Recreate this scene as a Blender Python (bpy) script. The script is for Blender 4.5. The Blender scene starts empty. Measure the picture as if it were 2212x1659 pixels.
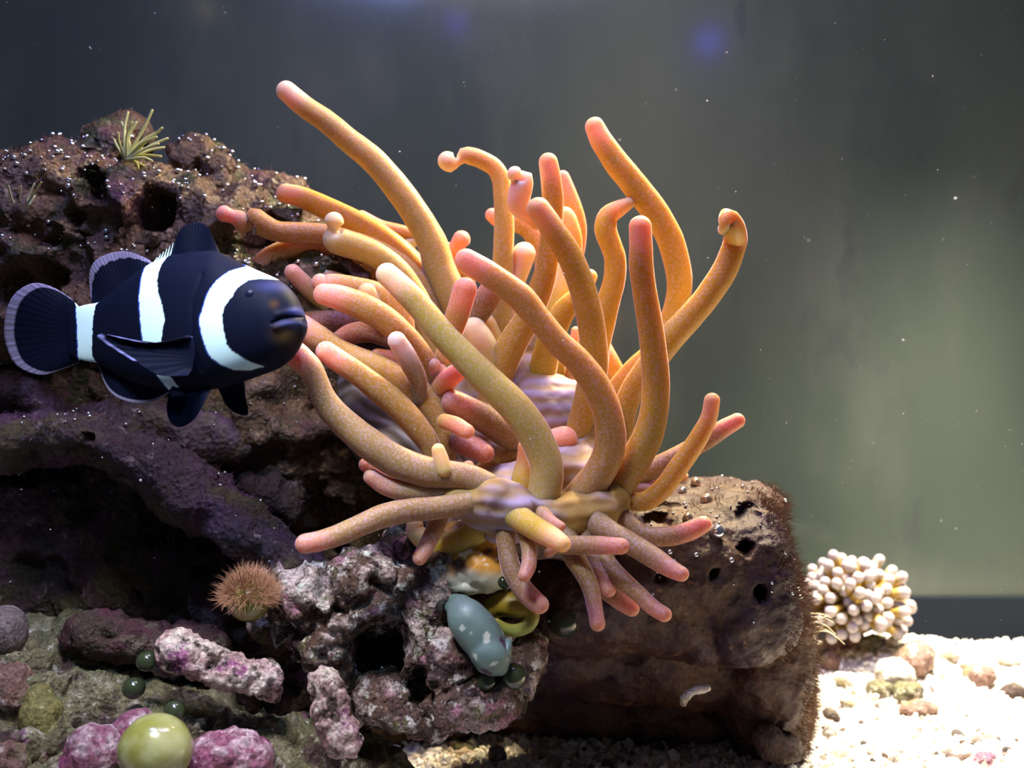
import bpy, math, random
import numpy as np
from mathutils import Vector, Matrix
from mathutils.bvhtree import BVHTree

# ------------------------------------------------------------------ camera, world, light
# one unit = 10 cm
sc = bpy.context.scene
COL = sc.collection
F = 2372.0                      # focal length in pixels of a 2212 px wide frame
R = math.radians
PI = math.pi
random.seed(7)
rng = np.random.default_rng(11)

cd = bpy.data.cameras.new('camera')
cd.sensor_width = 36; cd.lens = F / 2212 * 36
cd.clip_start = .05; cd.clip_end = 60
cam = bpy.data.objects.new('camera', cd)
cam.rotation_euler = (R(90), 0, 0)
COL.objects.link(cam); sc.camera = cam
cd.dof.use_dof = True; cd.dof.focus_distance = 2.65; cd.dof.aperture_fstop = 1.0
cd.dof.aperture_fstop = 1.7

sc.view_settings.view_transform = 'Standard'
sc.view_settings.look = 'None'
sc.view_settings.gamma = 1
sc.view_settings.use_curve_mapping = False
sc.view_settings.exposure = 0.0

w = bpy.data.worlds.new('room'); sc.world = w; w.use_nodes = True
w.node_tree.nodes['Background'].inputs[0].default_value = (.30, .36, .55, 1)
w.node_tree.nodes['Background'].inputs[1].default_value = .10

def area(name, loc, target, size, size_y, power, color, spread=180):
    l = bpy.data.lights.new(name, 'AREA'); l.shape = 'RECTANGLE'
    l.size = size; l.size_y = size_y; l.energy = power; l.color = color
    l.spread = R(spread)
    o = bpy.data.objects.new(name, l); COL.objects.link(o)
    o.location = loc
    o.rotation_euler = (Vector(target) - Vector(loc)).to_track_quat('-Z', 'Y').to_euler()
    return o
area('tank_lamp_front', (-.62, 1.55, 1.3), (-.55, 2.6, -.95), .5, .2, 9, (.94, .92, 1.0), 62)
area('tank_lamp_white', (.25, 2.65, 2.5), (.15, 2.95, -.2), 1.6, .5, 46, (1.0, .95, .84))
area('tank_lamp_blue', (-.95, 2.0, 2.7), (-.35, 2.75, 0), .9, .4, 54, (.32, .38, 1.0))
area('tank_lamp_violet', (.30, 2.3, 2.6), (.1, 2.85, -.1), .8, .3, 26, (.55, .34, 1.0))
area('tank_lamp_warm', (1.75, 3.75, 2.0), (1.75, 3.6, -1.1), .7, .4, 92, (1.0, .92, .76), 58)
area('tank_lamp_back', (.95, 4.0, 2.1), (.2, 2.9, -.1), .8, .3, 84, (1.0, .80, .48), 90)
for nm_, lo_, e_, c_ in (('indicator_led', (1.46, .75, 2.54), 6, (.05, .08, 1)), ('indicator_led', (-.35, 2.0, 2.27), 1.6, (.06, .06, 1)), ('indicator_led', (-1.93, 2.0, 2.36), .5, (1, .8, .4))):
    pl_ = bpy.data.lights.new(nm_, 'POINT'); pl_.energy = e_; pl_.color = c_; pl_.shadow_soft_size = .03
    po_ = bpy.data.objects.new(nm_, pl_); COL.objects.link(po_); po_.location = lo_
sp = bpy.data.lights.new('blue_spot', 'SPOT'); sp.energy = 150; sp.color = (.35, .68, 1.0); sp.spot_size = R(22); sp.spot_blend = .9
sp.shadow_soft_size = .1
so = bpy.data.objects.new('blue_spot', sp); COL.objects.link(so); so.location = (.25, .45, 2.1)
so.rotation_euler = (Vector((-.52, 2.45, .08)) - Vector(so.location)).to_track_quat('-Z', 'Y').to_euler()

def at(px, py, Y):
    return np.array([(px - 1106) / F * Y, Y, (829.5 - py) / F * Y])

# ------------------------------------------------------------------ numpy noise
_perm = np.random.default_rng(3).permutation(256); _perm = np.concatenate([_perm, _perm, _perm])
_grad = np.random.default_rng(4).normal(size=(256, 3)); _grad /= np.linalg.norm(_grad, axis=1)[:, None]
def gnoise(p):
    p = np.asarray(p, float); i = np.floor(p).astype(int); f = p - i; u = f * f * f * (f * (f * 6 - 15) + 10)
    out = 0
    for a in (0, 1):
        for b in (0, 1):
            for c in (0, 1):
                h = _perm[_perm[_perm[(i[:, 0] + a) & 255] + ((i[:, 1] + b) & 255)] + ((i[:, 2] + c) & 255)]
                g = _grad[h]; d = ((f - (a, b, c)) * g).sum(1)
                wt = (u[:, 0] if a else 1 - u[:, 0]) * (u[:, 1] if b else 1 - u[:, 1]) * (u[:, 2] if c else 1 - u[:, 2])
                out = out + d * wt
    return out * 1.6
def fbm(p, s, o=4, ridge=False):
    p = np.asarray(p) * s; t = 0; a = 1; n = 0
    for k in range(o):
        v = gnoise(p + k * 17.3)
        if ridge: v = 1 - 2 * np.abs(v)
        t = t + a * v; n += a; a *= .5; p = p * 2.03
    return t / n

# ------------------------------------------------------------------ scene helpers
def tag(o, label=None, cat=None, group=None, kind=None):
    if label: o['label'] = label
    if cat: o['category'] = cat
    if group: o['group'] = group
    if kind: o['kind'] = kind
    return o
def empty(name, loc, label, cat, group=None):
    o = bpy.data.objects.new(name, None); COL.objects.link(o); o.location = loc
    o.empty_display_size = .05
    return tag(o, label, cat, group)
def worldloc(o):
    v = Vector((0, 0, 0))
    while o: v += o.location; o = o.parent
    return np.array(v)
def mk(name, V, Fc, mat, parent=None, col=None, smooth=True, origin=None):
    V = np.asarray(V, float)
    if parent: org = worldloc(parent)
    else: org = V.mean(0) if origin is None else np.asarray(origin, float)
    me = bpy.data.meshes.new(name)
    me.from_pydata((V - org).tolist(), [], [tuple(f) for f in (Fc.tolist() if hasattr(Fc, 'tolist') else Fc)])
    if smooth: me.polygons.foreach_set('use_smooth', np.ones(len(me.polygons), bool))
    if col is not None:
        c = np.ones((len(V), 4)); c[:, :np.asarray(col).shape[1]] = col
        a = me.color_attributes.new('Col', 'FLOAT_COLOR', 'POINT'); a.data.foreach_set('color', c.ravel())
    me.materials.append(mat); me.update()
    o = bpy.data.objects.new(name, me); COL.objects.link(o)
    if parent: o.parent = parent
    else: o.location = org
    return o

# ------------------------------------------------------------------ materials
def newmat(name):
    m = bpy.data.materials.new(name); m.use_nodes = True
    nt = m.node_tree; b = nt.nodes['Principled BSDF']
    return m, nt, b
def nd(nt, t, **k):
    n = nt.nodes.new(t)
    for a, v in k.items():
        if a.startswith('i_'):
            n.inputs[a[2:].replace('_', ' ')].default_value = v
        else: setattr(n, a, v)
    return n
def ramp(nt, src, lo, hi):
    r = nt.nodes.new('ShaderNodeMapRange'); r.inputs['From Min'].default_value = lo; r.inputs['From Max'].default_value = hi
    nt.links.new(src, r.inputs['Value']); return r.outputs[0]
def mixc(nt, fac, a, b):
    m = nt.nodes.new('ShaderNodeMix'); m.data_type = 'RGBA'
    for s, v in ((m.inputs[0], fac), (m.inputs[6], a), (m.inputs[7], b)):
        if hasattr(v, 'is_output'): nt.links.new(v, s)
        elif isinstance(v, (int, float)): s.default_value = v
        else: s.default_value = (*v, 1) if len(v) == 3 else v
    return m.outputs[2]
def noise(nt, vec, scale, detail=4, rough=.6, off=0):
    mp = nt.nodes.new('ShaderNodeMapping'); mp.inputs['Location'].default_value = (off, off * .7, off * 1.3)
    nt.links.new(vec, mp.inputs[0])
    n = nt.nodes.new('ShaderNodeTexNoise'); n.inputs['Scale'].default_value = scale
    n.inputs['Detail'].default_value = detail; n.inputs['Roughness'].default_value = rough
    nt.links.new(mp.outputs[0], n.inputs['Vector']); return n.outputs[0]
def bump(nt, h, dist, b, strength=1.0, prev=None):
    n = nt.nodes.new('ShaderNodeBump'); n.inputs['Distance'].default_value = dist; n.inputs['Strength'].default_value = strength
    nt.links.new(h, n.inputs['Height'])
    if prev: nt.links.new(prev, n.inputs['Normal'])
    if b: nt.links.new(n.outputs[0], b.inputs['Normal'])
    return n.outputs[0]

def rock_mat(name, base, layers, rough=.5, spec=.5, bscale=45, bd=.012, off=0):
    """layers: (colour, noise scale, low, high)"""
    m, nt, b = newmat(name)
    tc = nt.nodes.new('ShaderNodeTexCoord').outputs['Object']
    c = base
    for k, (col, s, lo, hi) in enumerate(layers):
        c = mixc(nt, ramp(nt, noise(nt, tc, s, 6, .65, off + 3.1 * k), lo, hi), c, col)
    g = ramp(nt, noise(nt, tc, 70, 4, .8, off), .35, .65)
    dk = nt.nodes.new('ShaderNodeMix'); dk.data_type = 'RGBA'; dk.blend_type = 'MULTIPLY'; dk.inputs[0].default_value = 1
    nt.links.new(c, dk.inputs[6]) if hasattr(c, 'is_output') else None
    nt.links.new(mixc(nt, g, (.45, .42, .42), (1.35, 1.35, 1.35)), dk.inputs[7])
    nt.links.new(dk.outputs[2], b.inputs['Base Color'])
    b.inputs['Roughness'].default_value = rough; b.inputs['Specular IOR Level'].default_value = spec
    n1 = bump(nt, noise(nt, tc, bscale, 8, .7, off), bd, None)
    v = nt.nodes.new('ShaderNodeTexVoronoi'); v.inputs['Scale'].default_value = bscale * 1.6; nt.links.new(tc, v.inputs['Vector'])
    bump(nt, v.outputs[0], bd * .6, b, .8, n1)
    return m
M = {}
M['reef'] = rock_mat('reef_brown', (.14, .075, .042), [((.24, .14, .06), 5, .5, .62), ((.14, .05, .07), 4, .55, .65), ((.06, .065, .015), 6, .56, .64), ((.42, .30, .18), 24, .60, .70)], .26, .6, 46, .014)
M['ridge'] = rock_mat('reef_purple', (.060, .030, .032), [((.115, .05, .085), 4, .50, .62), ((.09, .07, .025), 6, .52, .62), ((.32, .24, .22), 20, .60, .70), ((.45, .40, .35), 42, .68, .74)], .42, .5, off=5)
M['block'] = rock_mat('reef_block', (.058, .023, .016), [((.095, .045, .020), 6, .48, .62), ((.034, .013, .028), 3.5, .48, .62), ((.30, .15, .06), 20, .62, .72), ((.5, .42, .33), 60, .72, .76)], .45, .4, 40, .005, off=9)
M['encrust'] = rock_mat('reef_encrusted', (.16, .09, .06), [((.78, .62, .58), 7, .48, .56), ((.60, .28, .36), 11, .56, .63), ((.17, .17, .06), 12, .57, .64), ((.05, .022, .022), 13, .53, .60), ((.92, .90, .80), 26, .55, .64)], .5, .45, 60, .016, off=12)
M['rubble'] = rock_mat('reef_rubble', (.19, .18, .085), [((.34, .31, .19), 8, .48, .6), ((.08, .04, .04), 9, .52, .62), ((.62, .58, .48), 30, .56, .66), ((.30, .10, .22), 12, .64, .70)], .55, .4, 60, .012, off=15)
M['pinkrock'] = rock_mat('coral_branch_pink', (.62, .40, .38), [((.80, .68, .60), 14, .46, .56), ((.07, .04, .03), 16, .52, .60), ((.35, .10, .25), 12, .60, .66), ((.75, .70, .66), 40, .60, .68)], .55, .4, 55, .012, off=18)
M['darkrock'] = rock_mat('dark_rubble', (.06, .035, .025), [((.15, .12, .08), 18, .52, .64), ((.08, .02, .03), 9, .5, .6), ((.4, .38, .3), 60, .68, .72)], .5, .4, 60, .012, off=21)
M['coralline'] = rock_mat('coralline_magenta', (.30, .10, .16), [((.66, .52, .54), 16, .46, .60), ((.30, .05, .16), 9, .52, .62), ((.85, .75, .80), 38, .62, .68)], .35, .5, 50, .008, off=24)
M['olive'] = rock_mat('olive_stone', (.22, .20, .06), [((.12, .12, .04), 10, .48, .6), ((.45, .42, .2), 40, .62, .70)], .5, .4, 60, .006, off=27)
M['grey'] = rock_mat('grey_stone', (.17, .14, .13), [((.25, .2, .2), 12, .5, .6)], .6, .3, 60, .006, off=30)
M['pale'] = rock_mat('pale_rubble', (.75, .68, .58), [((.45, .35, .30), 14, .52, .62), ((.85, .83, .78), 20, .5, .6), ((.35, .30, .18, 260), 10, .60, .68)], .5, .4, 60, .008, off=33)
M['pebblebrown'] = rock_mat('brown_pebble', (.22, .12, .09), [((.5, .42, .36), 16, .54, .64), ((.25, .22, .10), 12, .56, .64)], .45, .5, 60, .008, off=36)

def vc_mat(name, rough=.5, sss=0, radius=(.08, .03, .015), sheen=0, sheen_tint=(1, 1, 1), spec=.4, stip=0, bscale=160, bd=.0012):
    m, nt, b = newmat(name)
    a = nt.nodes.new('ShaderNodeVertexColor'); a.layer_name = 'Col'
    c = a.outputs[0]
    tc = nt.nodes.new('ShaderNodeTexCoord').outputs['Object']
    if stip:
        v = noise(nt, tc, bscale, 2, .5)
        c = mixc(nt, ramp(nt, v, .46, .62), c, (.84, .58, 1.0))
        mm = c.node
        # a light stipple only
        r = ramp(nt, v, .46, .62); ml = nt.nodes.new('ShaderNodeMath'); ml.operation = 'MULTIPLY'; ml.inputs[1].default_value = stip
        nt.links.new(r, ml.inputs[0]); nt.links.new(ml.outputs[0], mm.inputs[0])
        bump(nt, v, bd, b)
    nt.links.new(c, b.inputs['Base Color'])
    b.inputs['Roughness'].default_value = rough; b.inputs['Specular IOR Level'].default_value = spec
    b.inputs['Subsurface Weight'].default_value = sss; b.inputs['Subsurface Radius'].default_value = radius; b.inputs['Subsurface Scale'].default_value = 1
    b.inputs['Sheen Weight'].default_value = sheen; b.inputs['Sheen Tint'].default_value = (*sheen_tint, 1); b.inputs['Sheen Roughness'].default_value = .22
    return m
M['tent'] = vc_mat('tentacle_skin', .50, .70, (.085, .040, .008), .8, (1.0, .62, .95), .30, .16)
M['fish'] = vc_mat('fish_skin', .6, 0, spec=.07, sheen=.05, sheen_tint=(.08, .14, 1))
M['fin'] = vc_mat('fin_skin', .6, 0, spec=.06)
M['crab'] = vc_mat('crab_skin', .42, .25, (.03, .03, .02), spec=.4, stip=0)
M['polyp'] = vc_mat('polyp_skin', .45, .4, (.03, .02, .01), spec=.4)
M['weed'] = vc_mat('weed_skin', .5, .2, (.02, .02, .01), spec=.4)

def disc_mat():
    m, nt, b = newmat('oral_disc_skin')
    tc = nt.nodes.new('ShaderNodeTexCoord').outputs['Object']
    wv = nt.nodes.new('ShaderNodeTexWave'); wv.bands_direction = 'Z'; wv.inputs['Scale'].default_value = 9
    wv.inputs['Distortion'].default_value = 2.5; wv.inputs['Detail'].default_value = 2; wv.inputs['Detail Scale'].default_value = 1.2
    nt.links.new(tc, wv.inputs[0])
    c = mixc(nt, wv.outputs[1], (.34, .24, .17), (.40, .32, .46))
    c = mixc(nt, ramp(nt, noise(nt, tc, 4, 3), .42, .58), c, (.38, .24, .07))
    nt.links.new(c, b.inputs['Base Color'])
    b.inputs['Roughness'].default_value = .6; b.inputs['Specular IOR Level'].default_value = .2
    b.inputs['Subsurface Weight'].default_value = .6; b.inputs['Subsurface Radius'].default_value = (.06, .03, .03); b.inputs['Subsurface Scale'].default_value = 1
    bump(nt, wv.outputs[1], .003, b)
    return m
M['disc'] = disc_mat()
def cup_mat():
    m, nt, b = newmat('column_skin')
    tc = nt.nodes.new('ShaderNodeTexCoord').outputs['Object']
    wv = nt.nodes.new('ShaderNodeTexWave'); wv.bands_direction = 'DIAGONAL'; wv.inputs['Scale'].default_value = 14
    wv.inputs['Distortion'].default_value = 3; nt.links.new(tc, wv.inputs[0])
    nt.links.new(mixc(nt, wv.outputs[1], (.17, .11, .08), (.26, .20, .20)), b.inputs['Base Color'])
    b.inputs['Roughness'].default_value = .55
    b.inputs['Subsurface Weight'].default_value = .3; b.inputs['Subsurface Radius'].default_value = (.04, .02, .02); b.inputs['Subsurface Scale'].default_value = 1
    bump(nt, wv.outputs[1], .004, b)
    return m
M['cup'] = cup_mat()
def plain(name, col, rough=.4, metal=0, trans=0, ior=1.45, spec=.5, sss=0, rad=(.05, .05, .02), alpha=1):
    m, nt, b = newmat(name)
    b.inputs['Base Color'].default_value = (*col, 1); b.inputs['Roughness'].default_value = rough; b.inputs['Metallic'].default_value = metal
    b.inputs['Transmission Weight'].default_value = trans; b.inputs['IOR'].default_value = ior; b.inputs['Specular IOR Level'].default_value = spec
    b.inputs['Subsurface Weight'].default_value = sss; b.inputs['Subsurface Radius'].default_value = rad; b.inputs['Subsurface Scale'].default_value = 1
    return m
M['bubble'] = plain('air_bubble_film', (.85, .88, .95), .12, metal=.9)
M['bigbubble'] = plain('air_bubble_amber', (.75, .6, .4), .10, metal=.75)
M['eye'] = plain('fish_eye', (.006, .010, .03), .35, spec=.25)
M['fuzzbrown'] = plain('algae_hair_brown', (.16, .085, .045), .6)
M['fuzzpurple'] = plain('algae_hair_purple', (.15, .07, .12), .6)
M['fuzzorange'] = plain('algae_hair_orange', (.42, .21, .12), .6)
M['speck'] = plain('drifting_speck', (.45, .47, .5), .5)
def alga(name, a, b_, off=0):
    m, nt, b = newmat(name)
    tc = nt.nodes.new('ShaderNodeTexCoord').outputs['Object']
    c = mixc(nt, ramp(nt, noise(nt, tc, 12, 3, .5, off), .40, .62), a, b_)
    nt.links.new(c, b.inputs['Base Color']); b.inputs['Roughness'].default_value = .18
    b.inputs['Subsurface Weight'].default_value = .5; b.inputs['Subsurface Radius'].default_value = (.04, .05, .02); b.inputs['Subsurface Scale'].default_value = 1
    b.inputs['Coat Weight'].default_value = .5; b.inputs['Coat Roughness'].default_value = .15
    return m
M['alga_light'] = alga('bubble_alga_light', (.26, .27, .06), (.42, .44, .20))
M['alga_dark'] = alga('bubble_alga_dark', (.018, .030, .012), (.035, .05, .022), 4)
M['alga_gold'] = alga('bubble_alga_gold', (.20, .16, .03), (.16, .2, .04), 7)

# ------------------------------------------------------------------ tank shell and sand
def grid(nx, ny, f):
    V = np.array([f(i / nx, j / ny) for j in range(ny + 1) for i in range(nx + 1)])
    Q = [(j * (nx + 1) + i, j * (nx + 1) + i + 1, (j + 1) * (nx + 1) + i + 1, (j + 1) * (nx + 1) + i) for j in range(ny) for i in range(nx)]
    return V, Q
WY = 4.45
m, nt, b = newmat('filmed_back_glass')
tc = nt.nodes.new('ShaderNodeTexCoord').outputs['Object']
mp = nt.nodes.new('ShaderNodeMapping'); mp.inputs['Scale'].default_value = (1, 1, .45); nt.links.new(tc, mp.inputs[0])
c = mixc(nt, ramp(nt, noise(nt, mp.outputs[0], .8, 3, .55, 2), .36, .64), (.042, .060, .048), (.074, .090, .070))
c = mixc(nt, ramp(nt, noise(nt, mp.outputs[0], 2.2, 5, .6, 6), .50, .80), c, (.088, .102, .084))
c = mixc(nt, ramp(nt, noise(nt, mp.outputs[0], 5, 4, .6, 1), .6, .8), c, (.040, .046, .052))
nt.links.new(c, b.inputs['Base Color']); b.inputs['Roughness'].default_value = .65; b.inputs['Specular IOR Level'].default_value = .2; b.inputs['Coat Weight'].default_value = .7; b.inputs['Coat Roughness'].default_value = .14
V = [(-3.6, WY, -1.5), (3.6, WY, -1.5), (3.6, WY, 3), (-3.6, WY, 3), (-3.6, WY + .12, -1.5), (3.6, WY + .12, -1.5), (3.6, WY + .12, 3), (-3.6, WY + .12, 3)]
BOX = [(0, 1, 2, 3), (5, 4, 7, 6), (4, 0, 3, 7), (1, 5, 6, 2), (3, 2, 6, 7), (4, 5, 1, 0)]
tag(mk('wall_back', V, BOX, m, smooth=False, origin=(0, WY, 0)), kind='structure')
V = [(x, y, z) for z in (-1.4, -.862) for x, y in ((-3.4, WY - .03), (3.4, WY - .03), (3.4, WY - .002), (-3.4, WY - .002))]  # dark navy band along the foot of the back wall
tag(mk('dark_band_1', V, [(0, 1, 5, 4), (1, 2, 6, 5), (2, 3, 7, 6), (3, 0, 4, 7), (4, 5, 6, 7), (3, 2, 1, 0)], plain('navy_base_strip', (.009, .013, .020), .7, spec=.2), smooth=False), kind='structure')

FZ = -1.08
def sandh(P):
    x, y = P[:, 0], P[:, 1]
    q = np.stack([x, y, 0 * x], 1)
    h = FZ + .035 * fbm(q, 1.5, 3) + .012 * fbm(q, 9, 3)
    h += .13 * np.exp(-(((x - 1.35) / .45) ** 2 + ((y - 4.05) / .30) ** 2)) + .05 * np.exp(-(((x - 2.1) / .6) ** 2 + ((y - 4.2) / .25) ** 2))
    return h
nx, ny = 360, 200
gx, gy = np.meshgrid(np.linspace(-3.4, 3.4, nx + 1), np.linspace(2.0, WY - .001, ny + 1))
P = np.stack([gx.ravel(), gy.ravel(), 0 * gx.ravel()], 1); P[:, 2] = sandh(P)
Q = [(j * (nx + 1) + i, j * (nx + 1) + i + 1, (j + 1) * (nx + 1) + i + 1, (j + 1) * (nx + 1) + i) for j in range(ny) for i in range(nx)]
m, nt, b = newmat('coral_sand')
tc = nt.nodes.new('ShaderNodeTexCoord').outputs['Object']
v = nt.nodes.new('ShaderNodeTexVoronoi'); v.inputs['Scale'].default_value = 55; nt.links.new(tc, v.inputs['Vector'])
c = mixc(nt, ramp(nt, v.outputs[1], .2, .9), (.80, .76, .66), (.55, .48, .38))
c = mixc(nt, ramp(nt, noise(nt, tc, 4, 5), .56, .68), c, (.35, .30, .18))
nt.links.new(c, b.inputs['Base Color']); b.inputs['Roughness'].default_value = .7
bump(nt, v.outputs[0], .012, b)
tag(mk('floor', P, Q, m, origin=(0, 3, FZ)), kind='structure')

# low-poly grain used for the uncountable crushed coral
def ico(sub=1):
    import bmesh
    bm = bmesh.new(); bmesh.ops.create_icosphere(bm, subdivisions=sub, radius=1)
    V = np.array([v.co[:] for v in bm.verts]); Fs = np.array([[v.index for v in f.verts] for f in bm.faces]); bm.free()
    return V, Fs
I1, F1 = ico(1); I2, F2 = ico(2); I3, F3 = ico(3); I4, F4 = ico(4); I5, F5 = ico(5)
def rots(n):
    A = rng.normal(size=(n, 4)); A /= np.linalg.norm(A, axis=1)[:, None]; a, b_, c_, d = A.T
    return np.stack([np.stack([1 - 2 * (c_ * c_ + d * d), 2 * (b_ * c_ - a * d), 2 * (b_ * d + a * c_)], 1),
                     np.stack([2 * (b_ * c_ + a * d), 1 - 2 * (b_ * b_ + d * d), 2 * (c_ * d - a * b_)], 1),
                     np.stack([2 * (b_ * d - a * c_), 2 * (c_ * d + a * b_), 1 - 2 * (b_ * b_ + c_ * c_)], 1)], 1)
def grains(P, S, cols, name, mat, label, cat):
    n = len(P); Rm = rots(n)
    base = I1[None] * rng.uniform(.55, 1.25, (n, len(I1), 1)) * rng.uniform(.5, 1.3, (n, 1, 3))
    V = np.einsum('nij,nkj->nki', Rm, base) * S[:, None, None] + P[:, None, :]
    Fs = (F1[None] + (np.arange(n) * len(I1))[:, None, None]).reshape(-1, 3)
    o = mk(name, V.reshape(-1, 3), Fs, mat, col=np.repeat(cols, len(I1), 0), smooth=False)
    return tag(o, label, cat, kind='stuff')
n = 16000
u = rng.uniform(size=n); yy = 3.0 + (WY - 3.02) * u ** .9; xx = rng.uniform(-.45, 1.05, n) * yy * .48
P = np.stack([xx, yy, 0 * xx], 1); P[:, 2] = sandh(P)
S = .006 + .016 * rng.uniform(size=n) ** 3
pal = np.array([(.82, .78, .70), (.88, .86, .82), (.70, .60, .48), (.62, .60, .66), (.45, .36, .26), (.75, .62, .66)])
cols = pal[rng.choice(6, n, p=[.34, .3, .13, .1, .08, .05])] * rng.uniform(.8, 1.05, (n, 1))
M['grain'] = vc_mat('coral_grain', .55, spec=.4)
grains(P + (0, 0, .002), S, cols, 'crushed_coral', M['grain'], 'loose white and tan crushed coral grains covering the tank floor', 'gravel')

# ------------------------------------------------------------------ rocks
BV = []       # (object, BVHTree) for line of sight tests
def super_ell(p, sub):
    V = {3: I3, 4: I4}[sub]; a = np.abs(V) ** p
    return V / (a.sum(1) ** (1 / p))[:, None], {3: F3, 4: F4}[sub]
def rock(name, blobs, voxel, mat, label=None, cat='rock', amp=(.03, .012, .004), pit=.0, holes=(), smooth=6, parent=None, scl=(4, 14, 45), col=None, group=None, seed=0):
    Vs, Fs, n0 = [], [], 0
    for bl in blobs:
        px, py, Y, rx, ry, rd = bl[:6]; rot = R(bl[6]) if len(bl) > 6 else 0; p = bl[7] if len(bl) > 7 else 2.3
        V, Fc = super_ell(p, 3)
        k = Y / F
        V = V * (rx * k, rd, ry * k)
        c_, s_ = math.cos(rot), math.sin(rot)
        V = np.stack([V[:, 0] * c_ - V[:, 2] * s_, V[:, 1], V[:, 0] * s_ + V[:, 2] * c_], 1) + at(px, py, Y)
        Vs.append(V); Fs.append(Fc + n0); n0 += len(V)
    V = np.concatenate(Vs); Fc = np.concatenate(Fs)
    me = bpy.data.meshes.new('tmp'); me.from_pydata(V.tolist(), [], Fc.tolist())
    o = bpy.data.objects.new('tmp', me); COL.objects.link(o)
    md = o.modifiers.new('r', 'REMESH'); md.mode = 'VOXEL'; md.voxel_size = voxel
    if smooth:
        ms = o.modifiers.new('s', 'SMOOTH'); ms.iterations = smooth; ms.factor = .5
    dg = bpy.context.evaluated_depsgraph_get(); ev = o.evaluated_get(dg); e = ev.to_mesh()
    n = len(e.vertices); V = np.empty(n * 3); e.vertices.foreach_get('co', V); V = V.reshape(-1, 3)
    N = np.empty(n * 3); e.vertices.foreach_get('normal', N); N = N.reshape(-1, 3)
    Fc = np.empty(len(e.loops), int); e.loops.foreach_get('vertex_index', Fc); Fc = Fc.reshape(-1, 4)
    ev.to_mesh_clear(); bpy.data.objects.remove(o); bpy.data.meshes.remove(me)
    Pn = V + seed * 3.7
    d = amp[0] * fbm(Pn, scl[0], 3) + amp[1] * fbm(Pn, scl[1], 3, True) + amp[2] * fbm(Pn, scl[2], 3)
    if pit: d -= pit * np.clip(fbm(Pn + 9, scl[1] * .8, 2) - .22, 0, .5)
    V = V + N * d[:, None]
    for (hx, hy, hr, hd) in holes:
        q = np.stack([V[:, 0] / V[:, 1] * F + 1106, 829.5 - V[:, 2] / V[:, 1] * F], 1)
        s = np.clip(1 - ((q[:, 0] - hx) ** 2 + (q[:, 1] - hy) ** 2) / hr ** 2, 0, 1)
        k = (s > 0) & (N[:, 1] < .3)
        if k.any(): V[k, 1] += hd * np.sqrt(s[k])
    cc = None
    if col is not None: cc = col(V, N)
    o = mk(name, V, Fc, mat, parent, cc)
    BV.append((o, BVHTree.FromPolygons(V.tolist(), Fc.tolist())))
    o_data[o.name] = (V, N)
    if label: tag(o, label, cat, group)
    return o
o_data = {}

upper = rock('live_rock', [
    (110, 458, 3.15, 170, 110, .28, 8), (300, 488, 3.15, 180, 100, .28, -4), (470, 505, 3.2, 150, 85, .26, -8), (620, 560, 3.25, 110, 84, .25, -20),
    (720, 640, 3.2, 120, 80, .25), (180, 620, 3.12, 280, 150, .28), (430, 680, 3.15, 280, 170, .28), (640, 800, 3.2, 170, 160, .22), (690, 960, 3.25, 190, 150, .2),
    (425, 355, 3.3, 44, 46, .1, -30), (470, 400, 3.28, 44, 60, .1, -40), (262, 302, 3.35, 34, 26, .08, 20), (240, 350, 3.3, 55, 50, .1), (170, 365, 3.25, 80, 40, .1),
    (590, 430, 3.4, 60, 45, .1, -20), (20, 560, 3.1, 150, 190, .25), (560, 870, 3.15, 260, 110, .2), (300, 860, 3.15, 300, 90, .2),
    (620, 1120, 3.45, 420, 260, .18), (500, 1400, 3.5, 640, 330, .2, 0, 3), (860, 1000, 3.35, 170, 200, .2)],
    .0115, M['reef'], 'tall brown and purple reef rock behind the fish, sparkling with tiny bubbles', 'rock',
    (.045, .050, .009), pit=.22, scl=(4.5, 9, 42), smooth=5,
    holes=[(330, 452, 50, .16), (565, 512, 55, .14), (190, 395, 36, .1), (200, 470, 60, .08), (60, 620, 70, .1), (140, 560, 60, .08), (730, 600, 26, .06)])
ridge = rock('reef_ridge', [
    (-20, 975, 2.95, 110, 40, .10, 0), (90, 950, 2.92, 120, 48, .12, 6), (190, 940, 2.88, 95, 52, .13), (300, 990, 2.86, 130, 50, .13, -25), (410, 1060, 2.84, 140, 48, .12, -36),
    (530, 1145, 2.80, 120, 46, .11, -38), (625, 1215, 2.78, 75, 48, .10, -35), (360, 930, 3.02, 200, 60, .14, -12), (530, 1010, 3.1, 160, 50, .12, -35), (30, 840, 3.02, 110, 36, .1, -14), (120, 880, 2.98, 80, 34, .1, -38),
    (150, 1120, 3.14, 300, 150, .16), (360, 1260, 3.12, 260, 140, .16), (30, 1300, 3.14, 200, 180, .16), (520, 1330, 3.0, 110, 100, .14), (300, 1450, 3.12, 420, 120, .2)],
    .011, M['ridge'], 'dark purple rock ridge running diagonally below the striped fish', 'rock', (.05, .025, .008), pit=.12, scl=(4, 10, 45), seed=1,
    holes=[(190, 945, 12, .04), (60, 1230, 40, .04)])
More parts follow.
